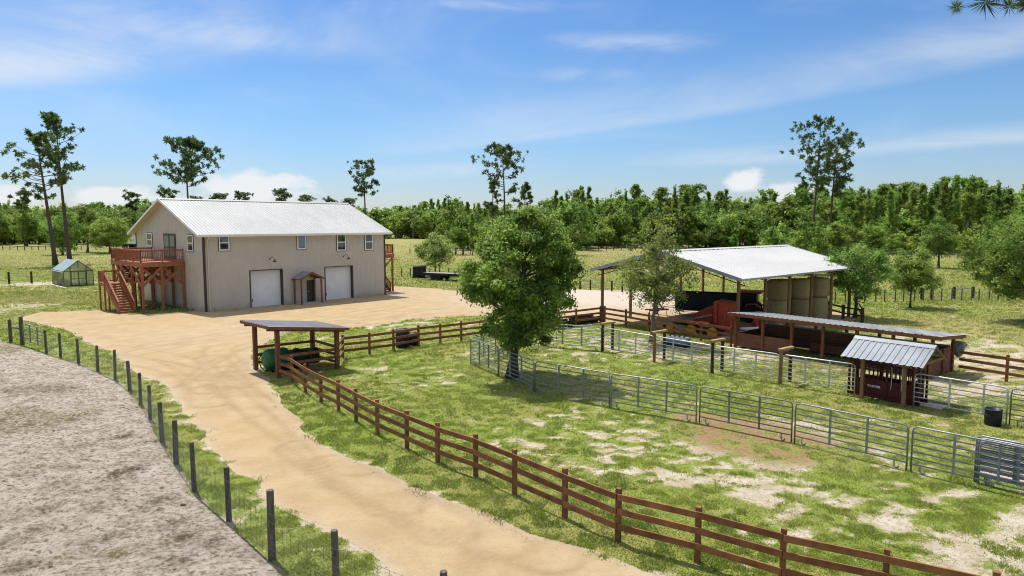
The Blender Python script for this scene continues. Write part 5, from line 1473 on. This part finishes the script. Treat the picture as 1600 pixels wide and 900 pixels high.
# black stock tanks behind the back fence
for px, b_, r_, h_, lbl in ((629, 544, .42, 1.12, 'tallest black plastic barrel behind the board fence right of the lean-to'), (646, 541, .33, .78, 'smaller black barrel standing just right of the tall one behind the fence')):
    q = P(px, b_); t = thing('plastic_barrel', lbl, 'barrel', (q[0] - .05, q[1] + .35, 0), .3)
    MB().lathe([(r_ * .9, 0), (r_, .05), (r_ * 1.02, h_ * .33), (r_, h_ * .36), (r_ * 1.02, h_ * .68), (r_, h_ * .7), (r_ * .97, h_ - .04), (r_ * .85, h_)], n=22).build('body', M['black'], t, smooth=True)
    MB().lathe([(.06, 0), (.06, .04)], (r_ * .4, 0, h_), 10).build('cap', M['black_metal'], t)
    for k in range(5):
        a_ = k * 1.2; MB().bar((1.005 * r_ * math.cos(a_), 1.005 * r_ * math.sin(a_), .1), (1.005 * r_ * math.cos(a_), 1.005 * r_ * math.sin(a_), h_ - .1), .05, .03).build('rib', M['black_metal'], t)
# black feed troughs along the back fence
for (pa, pb, lbl) in (((852, 515.5), (893, 509), 'black feed trough behind the oak, nearer the oak'), ((893, 507.5), (933, 502.5), 'black feed trough near the corner post of the pole barn')):
    a = Vector(P(*pa)); b = Vector(P(*pb)); L_ = (b - a).length
    t = thing('feed_trough', lbl, 'trough', (*a, 0), math.atan2((b - a).y, (b - a).x), 'black troughs at the back fence')
    mb = MB(); mb.prism([(-.42, .50), (-.30, .10), (.30, .10), (.42, .50), (.36, .50), (.26, .16), (-.26, .16), (-.36, .50)], 'x', .05, L_ - .05); mb.build('basin', M['black'], t)
    for s in (.3, L_ - .3): MB().box(s - .05, s + .05, -.34, .34, 0, .10).build('foot', M['black_metal'], t)

# far vehicles
q = (-113.5, 203); wt = thing('box_trailer', 'white box trailer parked far behind the deck beside a round bush', 'trailer', (q[0] + 1.0, q[1], 0), -.5)
MB().box(-4.2, 4.2, -1.25, 1.25, 1.5, 5.2).build('box', M['white_paint'], wt, bevel=.06)
MB().box(-4.0, 4.0, -1.1, 1.1, 1.15, 1.45).build('chassis', M['black_metal'], wt)
for a in (-2.9, -1.7, 2.8):
    for y_ in (-1.0, 1.0): wheel(wt, (a, y_, .62), .62, .35, rim='white_paint')
dl = MB(); dl.box(-1.0, .9, -1.29, -1.255, 1.7, 4.9); dl.build('door', M['white_vinyl'], wt)
q0 = Vector(P(668, 436.5)); q1 = Vector(P(742, 440)); d_ = (q1 - q0).normalized(); L_ = (q1 - q0).length + 1.5
ft = thing('flatbed_trailer', 'long black flatbed trailer parked on the grass beyond the drive under a small tree', 'trailer', (*q0, 0), math.atan2(d_.y, d_.x))
MB().box(0, L_, -1.1, 1.1, .86, .96).build('bed', pmat('trailer planks', (.24, .22, .21), (.16, .15, .14), 2, .8), ft)
fr_ = MB(); fr_.box(0, L_, -1.16, -1.105, .66, .98); fr_.box(0, L_, 1.105, 1.16, .66, .98); fr_.build('side_rail', M['black_metal'], ft)
for k in range(10): MB().box(.3 + k * (L_ - .6) / 9 - .04, .3 + k * (L_ - .6) / 9 + .04, -1.22, -1.165, .62, .98).build('stake_pocket', M['black_metal'], ft)
for a in (1.6, 2.5):
    for y_ in (-.95, .95): wheel(ft, (a, y_, .40), .40, .26, rim='steel')
nk = MB(); nk.bar((0, 0, .85), (-.9, 0, .85), .2, .2); nk.bar((-.9, 0, .5), (-.9, 0, 1.25), .14, .14); nk.build('tongue', M['black_metal'], ft)
MB().tube([(-.6, .25, 0), (-.6, .25, .8)], .05, 8).build('jack', M['black_metal'], ft)
q = P(655, 434); db = thing('dump_bin', 'upright black bin at the left end of the flatbed trailer', 'bin', (*q, 0), .15)
sh = MB(); sh.prism([(-.9, .18), (.85, .18), (1.0, 1.72), (-.86, 1.62)], 'y', -.65, .65); sh.build('shell', M['black_metal'], db, bevel=.06)
for a in (-.6, 0, .6): MB().bar((a, -.70, .2), (a + .04, -.70, 1.6), .08, .05).build('rib', M['black_metal'], db)
MB().box(-1.0, .9, -.5, .5, .02, .16).build('skid', M['black_metal'], db)

# ------------------------------------------------------------------ fences far out in the pastures
def far_fence(label, a, b, n, h=1.25, r=.07, wires=(.4, .75, 1.1), mat='grey_post', wr=.010, cat='fence', nm='field_fence'):
    a = Vector(P(*a)); b = Vector(P(*b)); t = thing(nm, label, cat, (*a, 0))
    d = b - a; pm = MB().tube([(0, 0, 0), (0, 0, h)], r, 7).mesh('post', M[mat])
    for i in range(n + 1):
        p = d * (i / n); part_from(pm, 'post', t, (p.x + rnd.uniform(-.1, .1), p.y, rnd.uniform(-.1, 0)))
    for z in wires: MB().tube([(0, 0, z), (d.x, d.y, z)], wr, 5).build('wire', M['steel_dull'], t)
far_fence('thin wire fence crossing the yellow pasture at the far left', (-40, 391), (150, 391), 17, r=.11, wr=.02)
far_fence('low wire fence crossing the pasture just beyond the barn house and trailer', (612, 432.5), (760, 432), 10, r=.07)
far_fence('wire fence across the middle pasture beyond the big oak', (640, 396), (735, 397), 9, r=.11, wr=.02)
far_fence('wire fence along the foot of the woods behind the pole barn', (900, 391.5), (1040, 391), 12, r=.12, wr=.02)
far_fence('wire fence through the right pasture behind the round oak', (1290, 473), (1560, 469), 18, r=.06)
far_fence('pale rail fence at the foot of the right woods', (1375, 399), (1520, 405), 13, r=.09, wr=.03, mat='grey_post')
far_fence('dark field gate fence on the sand behind the left corner of the pole barn', (905, 452), (1010, 459), 6, h=1.2, r=.10, wires=(.3, .6, .9, 1.1), mat='dark_wood', wr=.02)
far_fence('dark post and rail fence left of the greenhouse', (-20, 445), (50, 442.5), 2, h=1.55, r=.13, wires=(.5, 1.3), mat='dark_wood', wr=.04)
far_fence('stub of dark post fence right of the round oak in the pasture', (1439, 469), (1456, 468), 1, h=1.25, r=.14, wires=(1.0,), mat='dark_wood', wr=.05)
far_fence('stub of dark post fence beside the leaning right edge oak', (1491, 467), (1520, 466), 1, h=1.25, r=.14, wires=(1.0,), mat='dark_wood', wr=.05)
x_, z_ = at_depth(645, 320, 330)
up_ = thing('utility_pole', 'thin pale pole before the far tree line right of the barn house', 'pole', (x_, 330, 0))
MB().tube([(0, 0, 0), (0, 0, z_)], [.28, .2], 8).build('pole', M['grey_bark'], up_); MB().box(-1.2, 1.2, -.08, .08, z_ - 1.2, z_ - 1.0).build('crossarm', M['grey_bark'], up_)
# ------------------------------------------------------------------ trees
def quads_mesh(name, C, U, V, tint, mat):
    """leaf shaped faces: centre C, half length U, half width V"""
    n = len(C)
    co = np.stack([C - U, C + V * 1.0 - U * .1, C + U, C - V * 1.0 - U * .1], 1).reshape(-1, 3)
    me = bpy.data.meshes.new(name)
    me.vertices.add(4 * n); me.vertices.foreach_set('co', co.astype(np.float32).ravel())
    me.loops.add(4 * n); me.loops.foreach_set('vertex_index', np.arange(4 * n, dtype=np.int32))
    me.polygons.add(n); me.polygons.foreach_set('loop_start', np.arange(0, 4 * n, 4, dtype=np.int32)); me.polygons.foreach_set('loop_total', np.full(n, 4, dtype=np.int32))
    me.update(calc_edges=True)
    float_attr(me, 'tint', np.repeat(np.clip(tint, 0, 1), 4)); me.materials.append(mat)
    return me
def unit(a): return a / np.maximum(np.linalg.norm(a, axis=-1, keepdims=True), 1e-9)

def leaf_clumps(g, cc, rc, per, size, mat, name='crown', flat=.75, aspect=.55, outward=1.0, drop=None):
    """many leaf faces gathered in clumps round the points cc"""
    k = len(cc); rc = np.broadcast_to(rc, (k,)); per = np.maximum(4, (per * (0.6 + .8 * g.random(k))).astype(int))
    idx = np.repeat(np.arange(k), per); n = len(idx)
    d = unit(g.normal(size=(n, 3))); r = g.random(n) ** .45
    off = d * (r * rc[idx])[:, None] * (1 + .35 * g.normal(size=(n, 1))); off[:, 2] *= flat
    C = cc[idx] + off
    nrm = unit(g.normal(size=(n, 3)) * .8 + d * outward + np.array([0, 0, .55]))
    U = unit(np.cross(nrm, unit(g.normal(size=(n, 3))))); V = np.cross(nrm, U)
    s = size * (0.65 + .7 * g.random(n))
    ct = g.random(k)
    t = .05 + .62 * ct[idx] + .36 * g.random(n)
    return quads_mesh(name, C, U * s[:, None], V * (s * aspect)[:, None], t, mat), C

def grow_limbs(g, trunk_pts, ends, r0, mb, n=6):
    tp = np.array(trunk_pts)
    for e in ends:
        d = np.linalg.norm((tp - e) * np.array([1, 1, 1.6]), axis=1) + np.where(tp[:, 2] > e[2] - .12 * tp[-1, 2], 3, 0)
        i = int(np.argmin(d)); a = tp[i]; L = np.linalg.norm(e - a)
        m1 = a + (e - a) * .4 + np.array([0, 0, -.06 * L]) + g.normal(size=3) * .05 * L; m2 = a + (e - a) * .75 + g.normal(size=3) * .06 * L
        rr_ = r0 * (.16 + .16 * min(1, L / 3))
        mb.tube([a, m1, m2, e], [rr_, rr_ * .7, rr_ * .42, rr_ * .15], n, False)

def broadleaf(seed, H, W, zb, clumps, per, leaf, rc, mat, bark, tr=.16, taper=.30, lob=1.0, lean=(0, 0), gaps=.25, trunk_top=.72, squash=1.0, bottom=.55):
    g = np.random.default_rng(seed)
    zc = zb + (H - zb) * .48; cc = []
    ph = g.random(6) * 6.28; amp = g.random(6)
    while len(cc) < clumps:
        d = unit(g.normal(size=3))
        az_ = math.atan2(d[1], d[0])
        lobes = 1 + lob * (.18 * math.sin(2 * az_ + ph[0]) * amp[0] + .20 * math.sin(3 * az_ + ph[1] + 2 * d[2]) + .16 * math.sin(5 * az_ + ph[2] - 3 * d[2]) + .10 * math.sin(6 * d[2] + ph[3]))
        r = (0.30 + .70 * g.random() ** .5) * lobes
        if .30 < (math.sin(3.1 * d[0] + ph[3]) * math.sin(2.7 * d[1] + ph[4]) * math.sin(3.3 * d[2] + ph[5])) and g.random() < gaps * 2.5: continue
        up = (H - zc) if d[2] > 0 else (zc - zb)
        p = np.array([d[0] * r * W / 2, d[1] * r * W / 2 * squash, zc + d[2] * r * up * .93])
        # crown narrower towards the top, ragged below
        p[:2] *= 1 - taper * max(0, (p[2] - zc) / (H - zc)) ** 1.5
        if p[2] < zb + .2 and g.random() > bottom: continue
        p[0] += lean[0] * (p[2] / H) ; p[1] += lean[1] * (p[2] / H)
        cc.append(p)
    cc = np.array(cc)
    t = MB(); pts = []; k = 7
    for i in range(k + 1):
        f = i / k; z = f * H * trunk_top
        pts.append(np.array([lean[0] * (z / H) + .05 * W * .3 * math.sin(4 * f + ph[0]) * f, lean[1] * (z / H) + .05 * W * .3 * math.cos(3.3 * f + ph[1]) * f, z]))
    pts[0] = pts[0] * np.array([1, 1, 0]); 
    rad = [tr * (1.55 if i == 0 else 1.0 - .82 * i / k) for i in range(k + 1)]
    t.tube(pts, rad, 10)
    sel = cc[g.permutation(len(cc))[:min(len(cc), 46)]]
    grow_limbs(g, pts[2:], sel, tr, t)
    crown, _ = leaf_clumps(g, cc, rc * (.7 + .6 * g.random(len(cc))), per, leaf, mat)
    return t.mesh('trunk', bark, True), crown

def pine(seed, H, W, zb, whorls, puffs_per, needles, nl, pr, mat, bark, tr=.2, lean=(0, 0), shape='oval', thin=.0, nw=.09, tight=1.0):
    """tall pine: bare trunk, open crown of needle tufts at the ends of rising branches"""
    g = np.random.default_rng(seed); ph = g.random(4) * 6.28
    t = MB(); pts = []; k = 10
    for i in range(k + 1):
        f = i / k
        pts.append(np.array([lean[0] * f + .012 * H * math.sin(3.5 * f + ph[0]) * f, lean[1] * f + .012 * H * math.cos(3.1 * f + ph[1]) * f, H * .985 * f]))
    rad = [tr * (1.35 if i == 0 else (1 - .9 * (i / k) ** 1.1)) for i in range(k + 1)]
    t.tube(pts, rad, 8)
    P_ = np.array(pts); cen = []
    for w in range(whorls):
        f = (w + g.random() * .8) / whorls; z = zb + (H * .985 - zb) * f
        base = np.array([np.interp(z, P_[:, 2], P_[:, 0]), np.interp(z, P_[:, 2], P_[:, 1]), z])
        prof = {'oval': math.sin(math.pi * (0.16 + .80 * f)) ** .8, 'umbrella': (.45 + .75 * f) * (1 if f < .75 else 1 - 2.6 * (f - .75)), 'cone': (1 - .85 * f), 'column': .8 if f < .5 else .8 - 1.3 * (f - .5)}[shape]
        for b in range(1 + int(g.random() * 2.4)):
            if g.random() < thin: continue
            a = g.random() * 6.283; L = W / 2 * max(.12, prof) * (.55 + .55 * g.random())
            up = (.15 + .5 * f + .25 * g.random()) * L
            e = base + np.array([math.cos(a) * L, math.sin(a) * L, up])
            m_ = base + (e - base) * .5 + np.array([0, 0, -.10 * L])
            rb = tr * (.10 + .16 * L / (W / 2)) * (1 - .5 * f)
            t.tube([base, m_, e], [rb, rb * .7, rb * .25], 5, False)
            for q in range(puffs_per):
                u = 1 - .62 * g.random() ** (1.4 / tight)
                c = (base * (1 - u) ** 2 + 2 * m_ * u * (1 - u) + e * u * u) if u < 1 else e
                cen.append(c + g.normal(size=3) * np.array([.16, .16, .10]) * L * (.5 + .5 * u) * tight)
    for q in range(3): cen.append(P_[-1] + g.normal(size=3) * np.array([.010, .010, .02]) * H)
    cen = np.array(cen); n = len(cen) * needles; idx = np.repeat(np.arange(len(cen)), needles)
    d = unit(g.normal(size=(n, 3)) + np.array([0, 0, .25])); prr = pr * (.6 + .8 * g.random(len(cen)))
    L = prr[idx] * (.7 + .6 * g.random(n)) * nl
    C = cen[idx] + d * (L * .55)[:, None]
    V = unit(np.cross(d, g.normal(size=(n, 3))))
    tint = .15 + .5 * g.random(len(cen))[idx] + .3 * g.random(n)
    return t.mesh('trunk', bark, True), quads_mesh('crown', C, d * (L * .5)[:, None], V * (L * nw + .004)[:, None], tint, mat)

def plant(meshes, name, label, loc, rz=0.0, sc=1.0, group=None, cat='tree'):
    t = thing(name, label, cat, (loc[0], loc[1], loc[2] if len(loc) > 2 else 0), rz, group)
    t.scale = (sc, sc, sc) if not hasattr(sc, '__len__') else sc
    part_from(meshes[0], 'trunk', t); part_from(meshes[1], 'crown', t)
    return t

# the big oak in the corral
plant(broadleaf(21, 8.55, 5.5, 1.5, 230, 300, .080, .46, M['oak_leaf'], M['bark'], tr=.235, taper=.16, lob=.45, lean=(.80, .1), gaps=.14, trunk_top=.8, bottom=.5), 'oak_tree', 'large dense oak with a dark trunk standing in the corral, middle of the photo', P(800, 590), 0.0)
# the sparse tree before the pole barn
plant(broadleaf(5, 7.1, 4.7, 2.0, 160, 72, .075, .48, M['thin_leaf'], M['grey_bark'], tr=.13, lean=(.55, .1), gaps=.3, trunk_top=.85), 'sparse_oak', 'slender tree with a thin see through crown before the pole barn', P(1018, 536), .3)
# oaks out in the pastures
plant(broadleaf(31, 5.0, 4.3, 1.45, 120, 110, .085, .45, M['oak_leaf'], M['bark'], tr=.09, gaps=.12), 'young_oak', 'young round oak on a thin trunk in the right pasture', P(1422, 481), .4)
plant(broadleaf(32, 7.6, 6.2, 2.0, 110, 90, .14, .70, M['oak_leaf'], M['bark'], tr=.20, gaps=.14), 'pasture_oak', 'dark oak standing before the right woods, beyond the young round oak', P(1466, 419), 1.1)
plant(broadleaf(33, 6.3, 5.0, 1.6, 130, 110, .09, .52, M['oak_leaf'], M['bark'], tr=.13, gaps=.15), 'pasture_oak', 'oak just beyond the right corner of the pole barn roof', P(1336, 497), 2.0)
plant(broadleaf(34, 8.2, 8.0, 1.2, 260, 130, .09, .60, M['oak_leaf'], M['bark'], tr=.24, lean=(-1.2, 0), gaps=.14, bottom=.8), 'leaning_oak', 'big oak with low hanging branches cut by the right edge', P(1608, 503), 0)
plant(broadleaf(35, 6.1, 5.4, 1.5, 120, 95, .11, .55, M['thin_leaf'], M['bark'], tr=.12, gaps=.2), 'pasture_oak', 'small oak standing directly behind the flatbed trailer', P(680, 431), .7)
plant(broadleaf(36, 13.5, 16, 4.2, 150, 70, .30, 1.6, M['wood_oak'], M['bark'], tr=.45, gaps=.1), 'pasture_oak', 'broad oak far off just right of the house roof end', P(626, 370), .2)
plant(broadleaf(37, 12.0, 15, 3.0, 150, 70, .30, 1.5, M['wood_oak'], M['bark'], tr=.4, gaps=.1), 'pasture_oak', 'broad low oak in the middle distance right of the pale pole', P(676, 372), 1.2)
plant(broadleaf(38, 9.2, 9.6, .5, 220, 95, .16, .95, M['pale_leaf'], M['bark'], tr=.25, gaps=.05, bottom=1.0), 'round_bush', 'big round pale green bush left of the white box trailer', P(172, 396), .5)
plant(broadleaf(39, 12.5, 7.4, 3.2, 130, 85, .17, .85, M['oak_leaf'], M['bark'], tr=.25, lean=(1.2, 0), gaps=.15), 'pasture_oak', 'oak with a leaning trunk left of the round bush', P(137, 394), 0)
plant(broadleaf(40, 10.5, 8.6, 1.0, 150, 90, .17, .9, M['wood_oak'], M['bark'], tr=.22, gaps=.12, bottom=.9), 'pasture_oak', 'bushy oak between and behind the two tall pine trunks', P(98, 398), 1.5)
plant(broadleaf(41, 15.0, 22, 4.5, 170, 70, .33, 1.8, M['wood_oak'], M['bark'], tr=.5, gaps=.12), 'pasture_oak', 'wide oak on a short trunk in the far left pasture', P(33, 367), .3)
plant(broadleaf(42, 12.5, 11, 1.5, 170, 80, .22, 1.2, M['oak_leaf'], M['bark'], tr=.35, gaps=.12), 'pasture_oak', 'dark oak cut by the left edge of the photo', P(-6, 383), .3)
plant(broadleaf(43, 7.0, 5.0, 1.4, 90, 80, .13, .6, M['wood_oak'], M['bark'], tr=.12, gaps=.12), 'pasture_oak', 'small bushy tree beyond the flatbed trailer, left of the big oak', P(712, 398), .3)

# tall lone pines
def lone(px, base_py, depth, top_py, wpx, botpx, seed, label, lean_px=0, shape='oval', wh=22, pp=4, nd=36, thin=.04, tr=.30, pr=.50):
    x = (px - 800) / F * depth; s = F / depth
    H = HC + (349 - top_py) / s; zb = HC + (349 - botpx) / s
    plant(pine(seed, H, wpx / s * 1.0, zb, wh, max(3, pp - 1), nd, 1.0, pr, M['pine_leaf'], M['pine_bark'], tr=tr, lean=(lean_px / s, 0), shape=shape, thin=thin, nw=.13, tight=.75), 'tall_pine', label, (x, depth), 0)
lone(86, 410, 122, 212, 78, 312, 61, 'tall lone pine with two upper limbs, left trunk of the pair by the greenhouse', -16, 'oval', 26, 5, tr=.40)
lone(109, 405, 130, 184, 72, 290, 62, 'tallest lone pine, right trunk of the pair by the greenhouse', -12, 'oval', 30, 5, tr=.38)
lone(301, 385, 115, 224, 100, 293, 73, 'spreading lone pine rising behind the left part of the house roof', -3, 'oval', 26, 6, thin=.02)
lone(573, 385, 150, 255, 56, 308, 64, 'slim lone pine rising behind the right part of the house roof', -4, 'oval', 20, 4)
lone(789, 385, 130, 233, 82, 304, 65, 'tall lone pine rising above the big oak', -3, 'oval', 22, 6, thin=.05)
lone(1266, 375, 125, 190, 100, 300, 66, 'tallest pine of the pair above the pole barn roof', 8, 'oval', 28, 5)
lone(1293, 375, 128, 222, 84, 310, 67, 'lower right pine of the pair above the pole barn roof', 8, 'umbrella', 24, 5)
lone(-22, 400, 118, 238, 96, 306, 68, 'pine reaching in from the left edge of the photo', 0, 'oval', 18, 5)
lone(820, 385, 150, 288, 40, 340, 69, 'thin young pine right of and below the tall pine above the big oak', 0, 'column', 16, 4)
lone(771, 385, 155, 288, 30, 340, 70, 'thin open pine left of and below the tall pine above the big oak', 0, 'column', 14, 3)
# pine beside the viewer whose branch enters the top right corner
g_ = pine(301, 19.5, 7.4, 11.0, 30, 9, 130, 1.0, .30, M['pine_leaf'], M['pine_bark'], tr=.2, shape='column', nw=.014)
plant(g_, 'corner_pine', 'pine whose needle branch hangs into the top right corner of the photo', (12.05, 13.2), 2.1)

# ---- woods: prototypes, then a tree for every tree
TOPS = [pine(130 + i, 20, 6.5, 13.5, 14, 4, 26, 1.0, .7, M['pine_leaf'], M['pine_bark'], tr=.22, shape='umbrella', nw=.13, tight=.8) for i in range(3)]
PINES = [pine(100 + i, 20, w, zb, 20, 7, 11, 1.1, .66, M['wood_pine'], M['pine_bark'], tr=.20, shape=shp, thin=.05, nw=.16) for i, (w, zb, shp) in enumerate([(5.0, 9.0, 'oval'), (4.4, 7.0, 'cone'), (5.4, 11, 'umbrella'), (4.6, 6.5, 'cone'), (4.2, 8.5, 'column'), (4.4, 9, 'cone'), (5.2, 12, 'oval')])]
OAKS = [broadleaf(200 + i, h, w, zb, 90, 60, .30, 1.15, M['wood_oak'], M['bark'], tr=.25, gaps=.12, bottom=1.0) for i, (h, w, zb) in enumerate([(10, 9, 1.0), (12, 9, 1.5), (8.5, 8.5, .4), (13, 8, 2.0)])]
SHRUB = [broadleaf(220 + i, 4.0, 5.0, .1, 34, 50, .26, .8, M['wood_oak'], M['bark'], tr=.1, gaps=.05, bottom=1.0) for i in range(2)]
wr = random.Random(17)
def wood_tree(px, depth, top_py, kind, label, group):
    x = (px - 800) / F * depth; H = max(4.5, HC + (349 - top_py) * depth / F)
    protos, h0, nm = {'p': (PINES, 20.0, 'woodland_pine'), 'o': (OAKS, None, 'woodland_oak'), 's': (SHRUB, 4.0, 'woodland_shrub')}[kind]
    i = wr.randrange(len(protos)); hh = h0 or (10, 12, 8.5, 13)[i]
    s = H / hh
    sx = s * wr.uniform(.88, 1.15) if kind != 'p' else s * wr.uniform(.85, 1.2)
    plant(protos[i], nm, label, (x, depth), wr.uniform(0, 6.28), (sx, sx, s), group)
def ramp(px, pts):
    return float(np.interp(px, [a for a, b in pts], [b for a, b in pts]))
TOPC = [(860, 300), (890, 292), (915, 290), (935, 305), (960, 300), (985, 286), (1010, 290), (1035, 298), (1060, 292), (1090, 290), (1110, 296), (1140, 298), (1170, 300), (1200, 292), (1240, 290), (1330, 292)]
TOPR = [(1300, 298), (1340, 292), (1380, 288), (1420, 286), (1470, 278), (1500, 274), (1530, 280), (1560, 282), (1600, 286), (1660, 284)]
TOPM = [(560, 330), (600, 326), (630, 322), (660, 312), (690, 308), (720, 312), (760, 318), (800, 318), (860, 312), (900, 306)]
TOPL = [(-30, 318), (30, 314), (60, 322), (120, 320), (170, 314), (210, 316), (250, 318), (300, 326), (420, 326), (560, 326)]
LW = {'p': 'pine in the dense woods behind the pole barn', 'o': 'leafy tree in the dense woods behind the pole barn'}
GC = {'p': 'pines in the woods behind the pole barn', 'o': 'leafy trees in the woods behind the pole barn'}
for row, (dep, dn, n) in enumerate(((215, 2, 34), (232, 0, 34), (252, -3, 30))):
    for i in range(n):
        px = 862 + (1330 - 862) * (i + wr.uniform(.1, .9)) / n; k = 'p' if wr.random() < .74 - .18 * (row == 0) - (.35 if px > 1130 and row < 2 else 0) else 'o'
        top = ramp(px, TOPC) + (wr.uniform(-2, 26) if row else wr.uniform(2, 34)) + (14 if k == 'o' and row < 2 else 0)
        wood_tree(px, dep + wr.uniform(-7, 7), top, k, LW[k], GC[k])
for i in range(24):
    px = 868 + 470 * (i + wr.random()) / 24
    wood_tree(px, 205 + wr.uniform(-4, 4), wr.uniform(348, 372), wr.choice('oos'), 'low leafy tree along the front of the woods behind the pole barn', 'low trees along the front of the middle woods')
for row, (dep, n) in enumerate(((180, 20), (196, 22), (216, 22), (238, 20))):
    for i in range(n):
        px = 1310 + (1640 - 1310) * (i + wr.uniform(.1, .9)) / n; k = 'p' if wr.random() < (.80 if row else .7) else 'o'
        top = ramp(px, TOPR) + wr.uniform(0, 24 if row else 34) + (25 if k == 'o' and row < 2 else 0)
        wood_tree(px, dep + wr.uniform(-6, 6), top, k, ('pine with a bare dark trunk' if k == 'p' else 'leafy tree among the pines') + ' in the woods at the right', ('pines' if k == 'p' else 'leafy trees') + ' in the right woods')
for i in range(16):
    px = 1325 + 300 * (i + wr.random()) / 16
    wood_tree(px, 168 + wr.uniform(-6, 6), wr.uniform(362, 380) if px > 1380 else wr.uniform(345, 365), wr.choice('sso'), 'low bush along the front of the woods at the right', 'low bushes before the right woods')
for px, dep, top in ((1225, 112, 352), (1262, 100, 340), (1300, 110, 345), (1205, 130, 365), (1330, 118, 352), (1530, 95, 345), (1575, 88, 338), (1612, 80, 330)):
    wood_tree(px, dep, top, 'o', 'leafy oak of the clump beyond the pole barn roof' if px < 1400 else 'leafy oak crowding behind the leaning oak at the right edge', 'oaks just beyond the pole barn roof' if px < 1400 else 'oaks behind the leaning oak')
for row, (dep, n, lo, hi) in enumerate(((165, 9, 18, 48), (200, 12, 4, 30), (250, 12, 0, 22))):
    for i in range(n):
        px = 705 + (905 - 705) * (i + wr.uniform(.1, .9)) / n; k = 'o' if row < 2 and wr.random() < .85 else 'p'
        wood_tree(px, dep + wr.uniform(-8, 8), ramp(px, TOPM) + wr.uniform(lo, hi), k, ('leafy tree' if k == 'o' else 'pine') + ' in the thicket behind the big oak', ('leafy trees' if k == 'o' else 'pines') + ' in the thicket behind the big oak')
for row, (dep, n) in enumerate(((420, 26), (460, 26))):
    for i in range(n):
        px = 560 + (800 - 560) * (i + wr.uniform(.1, .9)) / n
        wood_tree(px, dep + wr.uniform(-14, 14), ramp(px, TOPM) + wr.uniform(0, 12), 'p' if wr.random() < .8 else 'o', 'far pine in the tree line right of the house roof', 'trees of the far line right of the house')
for row, (dep, n) in enumerate(((285, 26), (330, 30), (410, 34))):
    for i in range(n):
        px = -30 + (290 + 30) * (i + wr.uniform(.1, .9)) / n; k = 'o' if wr.random() < (.75 if row < 2 else .3) else 'p'
        wood_tree(px, dep + wr.uniform(-12, 12), ramp(px, TOPL) + (wr.uniform(6, 26) if row < 2 else wr.uniform(-3, 10)), k, ('leafy tree' if k == 'o' else 'pine') + ' in the far tree line at the left', ('leafy trees' if k == 'o' else 'pines') + ' in the far left tree line')
for i in range(22):
    px = -20 + 300 * (i + wr.random()) / 22
    wood_tree(px, 262 + wr.uniform(-8, 8), wr.uniform(343, 356), wr.choice('oss'), 'low bush along the foot of the far left tree line', 'low bushes along the far left tree line')
for i in range(20):
    px = -25 + 285 * (i + wr.random()) / 20
    wood_tree(px, wr.uniform(225, 255), wr.uniform(320, 342), 'o', 'leafy oak standing before the far left tree line', 'oaks before the far left tree line')
for i in range(14):
    px = 585 + 130 * (i + wr.random()) / 14
    wood_tree(px, wr.uniform(330, 370), wr.uniform(326, 346), wr.choice('oos'), 'low leafy tree before the far line right of the house', 'low trees before the far line right of the house')
for px, top, dep, lb in ((40, 300, 230, 'broken topped pine left of the tall pair'), (211, 303, 260, 'flat topped pine at the left end of the house roof'), (268, 297, 250, 'round topped pine behind the peak of the house roof'), (308, 310, 300, 'low pine top just right of the spreading pine'),
        (347, 306, 300, 'first small pine top above the ridge right of the spreading pine'), (381, 304, 290, 'second small pine top above the middle of the ridge'), (443, 299, 280, 'widest small pine top above the middle of the house ridge'),
        (480, 309, 300, 'small pine top right of the widest one above the ridge'), (520, 312, 320, 'small pine top above the right end of the ridge'), (548, 313, 330, 'small pine top beside the slim lone pine')):
    x = (px - 800) / F * dep; H = HC + (349 - top) * dep / F
    i = (int(px) * 7) % len(PINES); s = H / 20
    plant(TOPS[int(px) % 3], 'distant_pine', lb, (x, dep), px, (s * 1.25, s * 1.25, s))

# the woods that carry on behind as one mass
g = np.random.default_rng(9); cc = []
for a0, a1, top, d0, d1, n in ((840, 1340, 318, 262, 330, 620), (1300, 1720, 306, 248, 330, 620), (540, 860, 328, 470, 560, 500), (-120, 320, 326, 420, 520, 520), (290, 580, 331, 420, 520, 300)):
    for k in range(n):
        dep = d0 + (d1 - d0) * g.random(); px = a0 + (a1 - a0) * g.random()
        H = HC + (349 - top) * dep / F; z = H * (.12 + .86 * g.random() ** .8) + 1.2 * g.normal()
        cc.append(((px - 800) / F * dep, dep, max(1.0, z)))
cc = np.array(cc)
me, _ = leaf_clumps(g, cc, 2.6, 34, 1.0, M['wood_oak'], 'far_woods', .9)
tag(link(bpy.data.objects.new('far_woods', me)), kind='stuff')
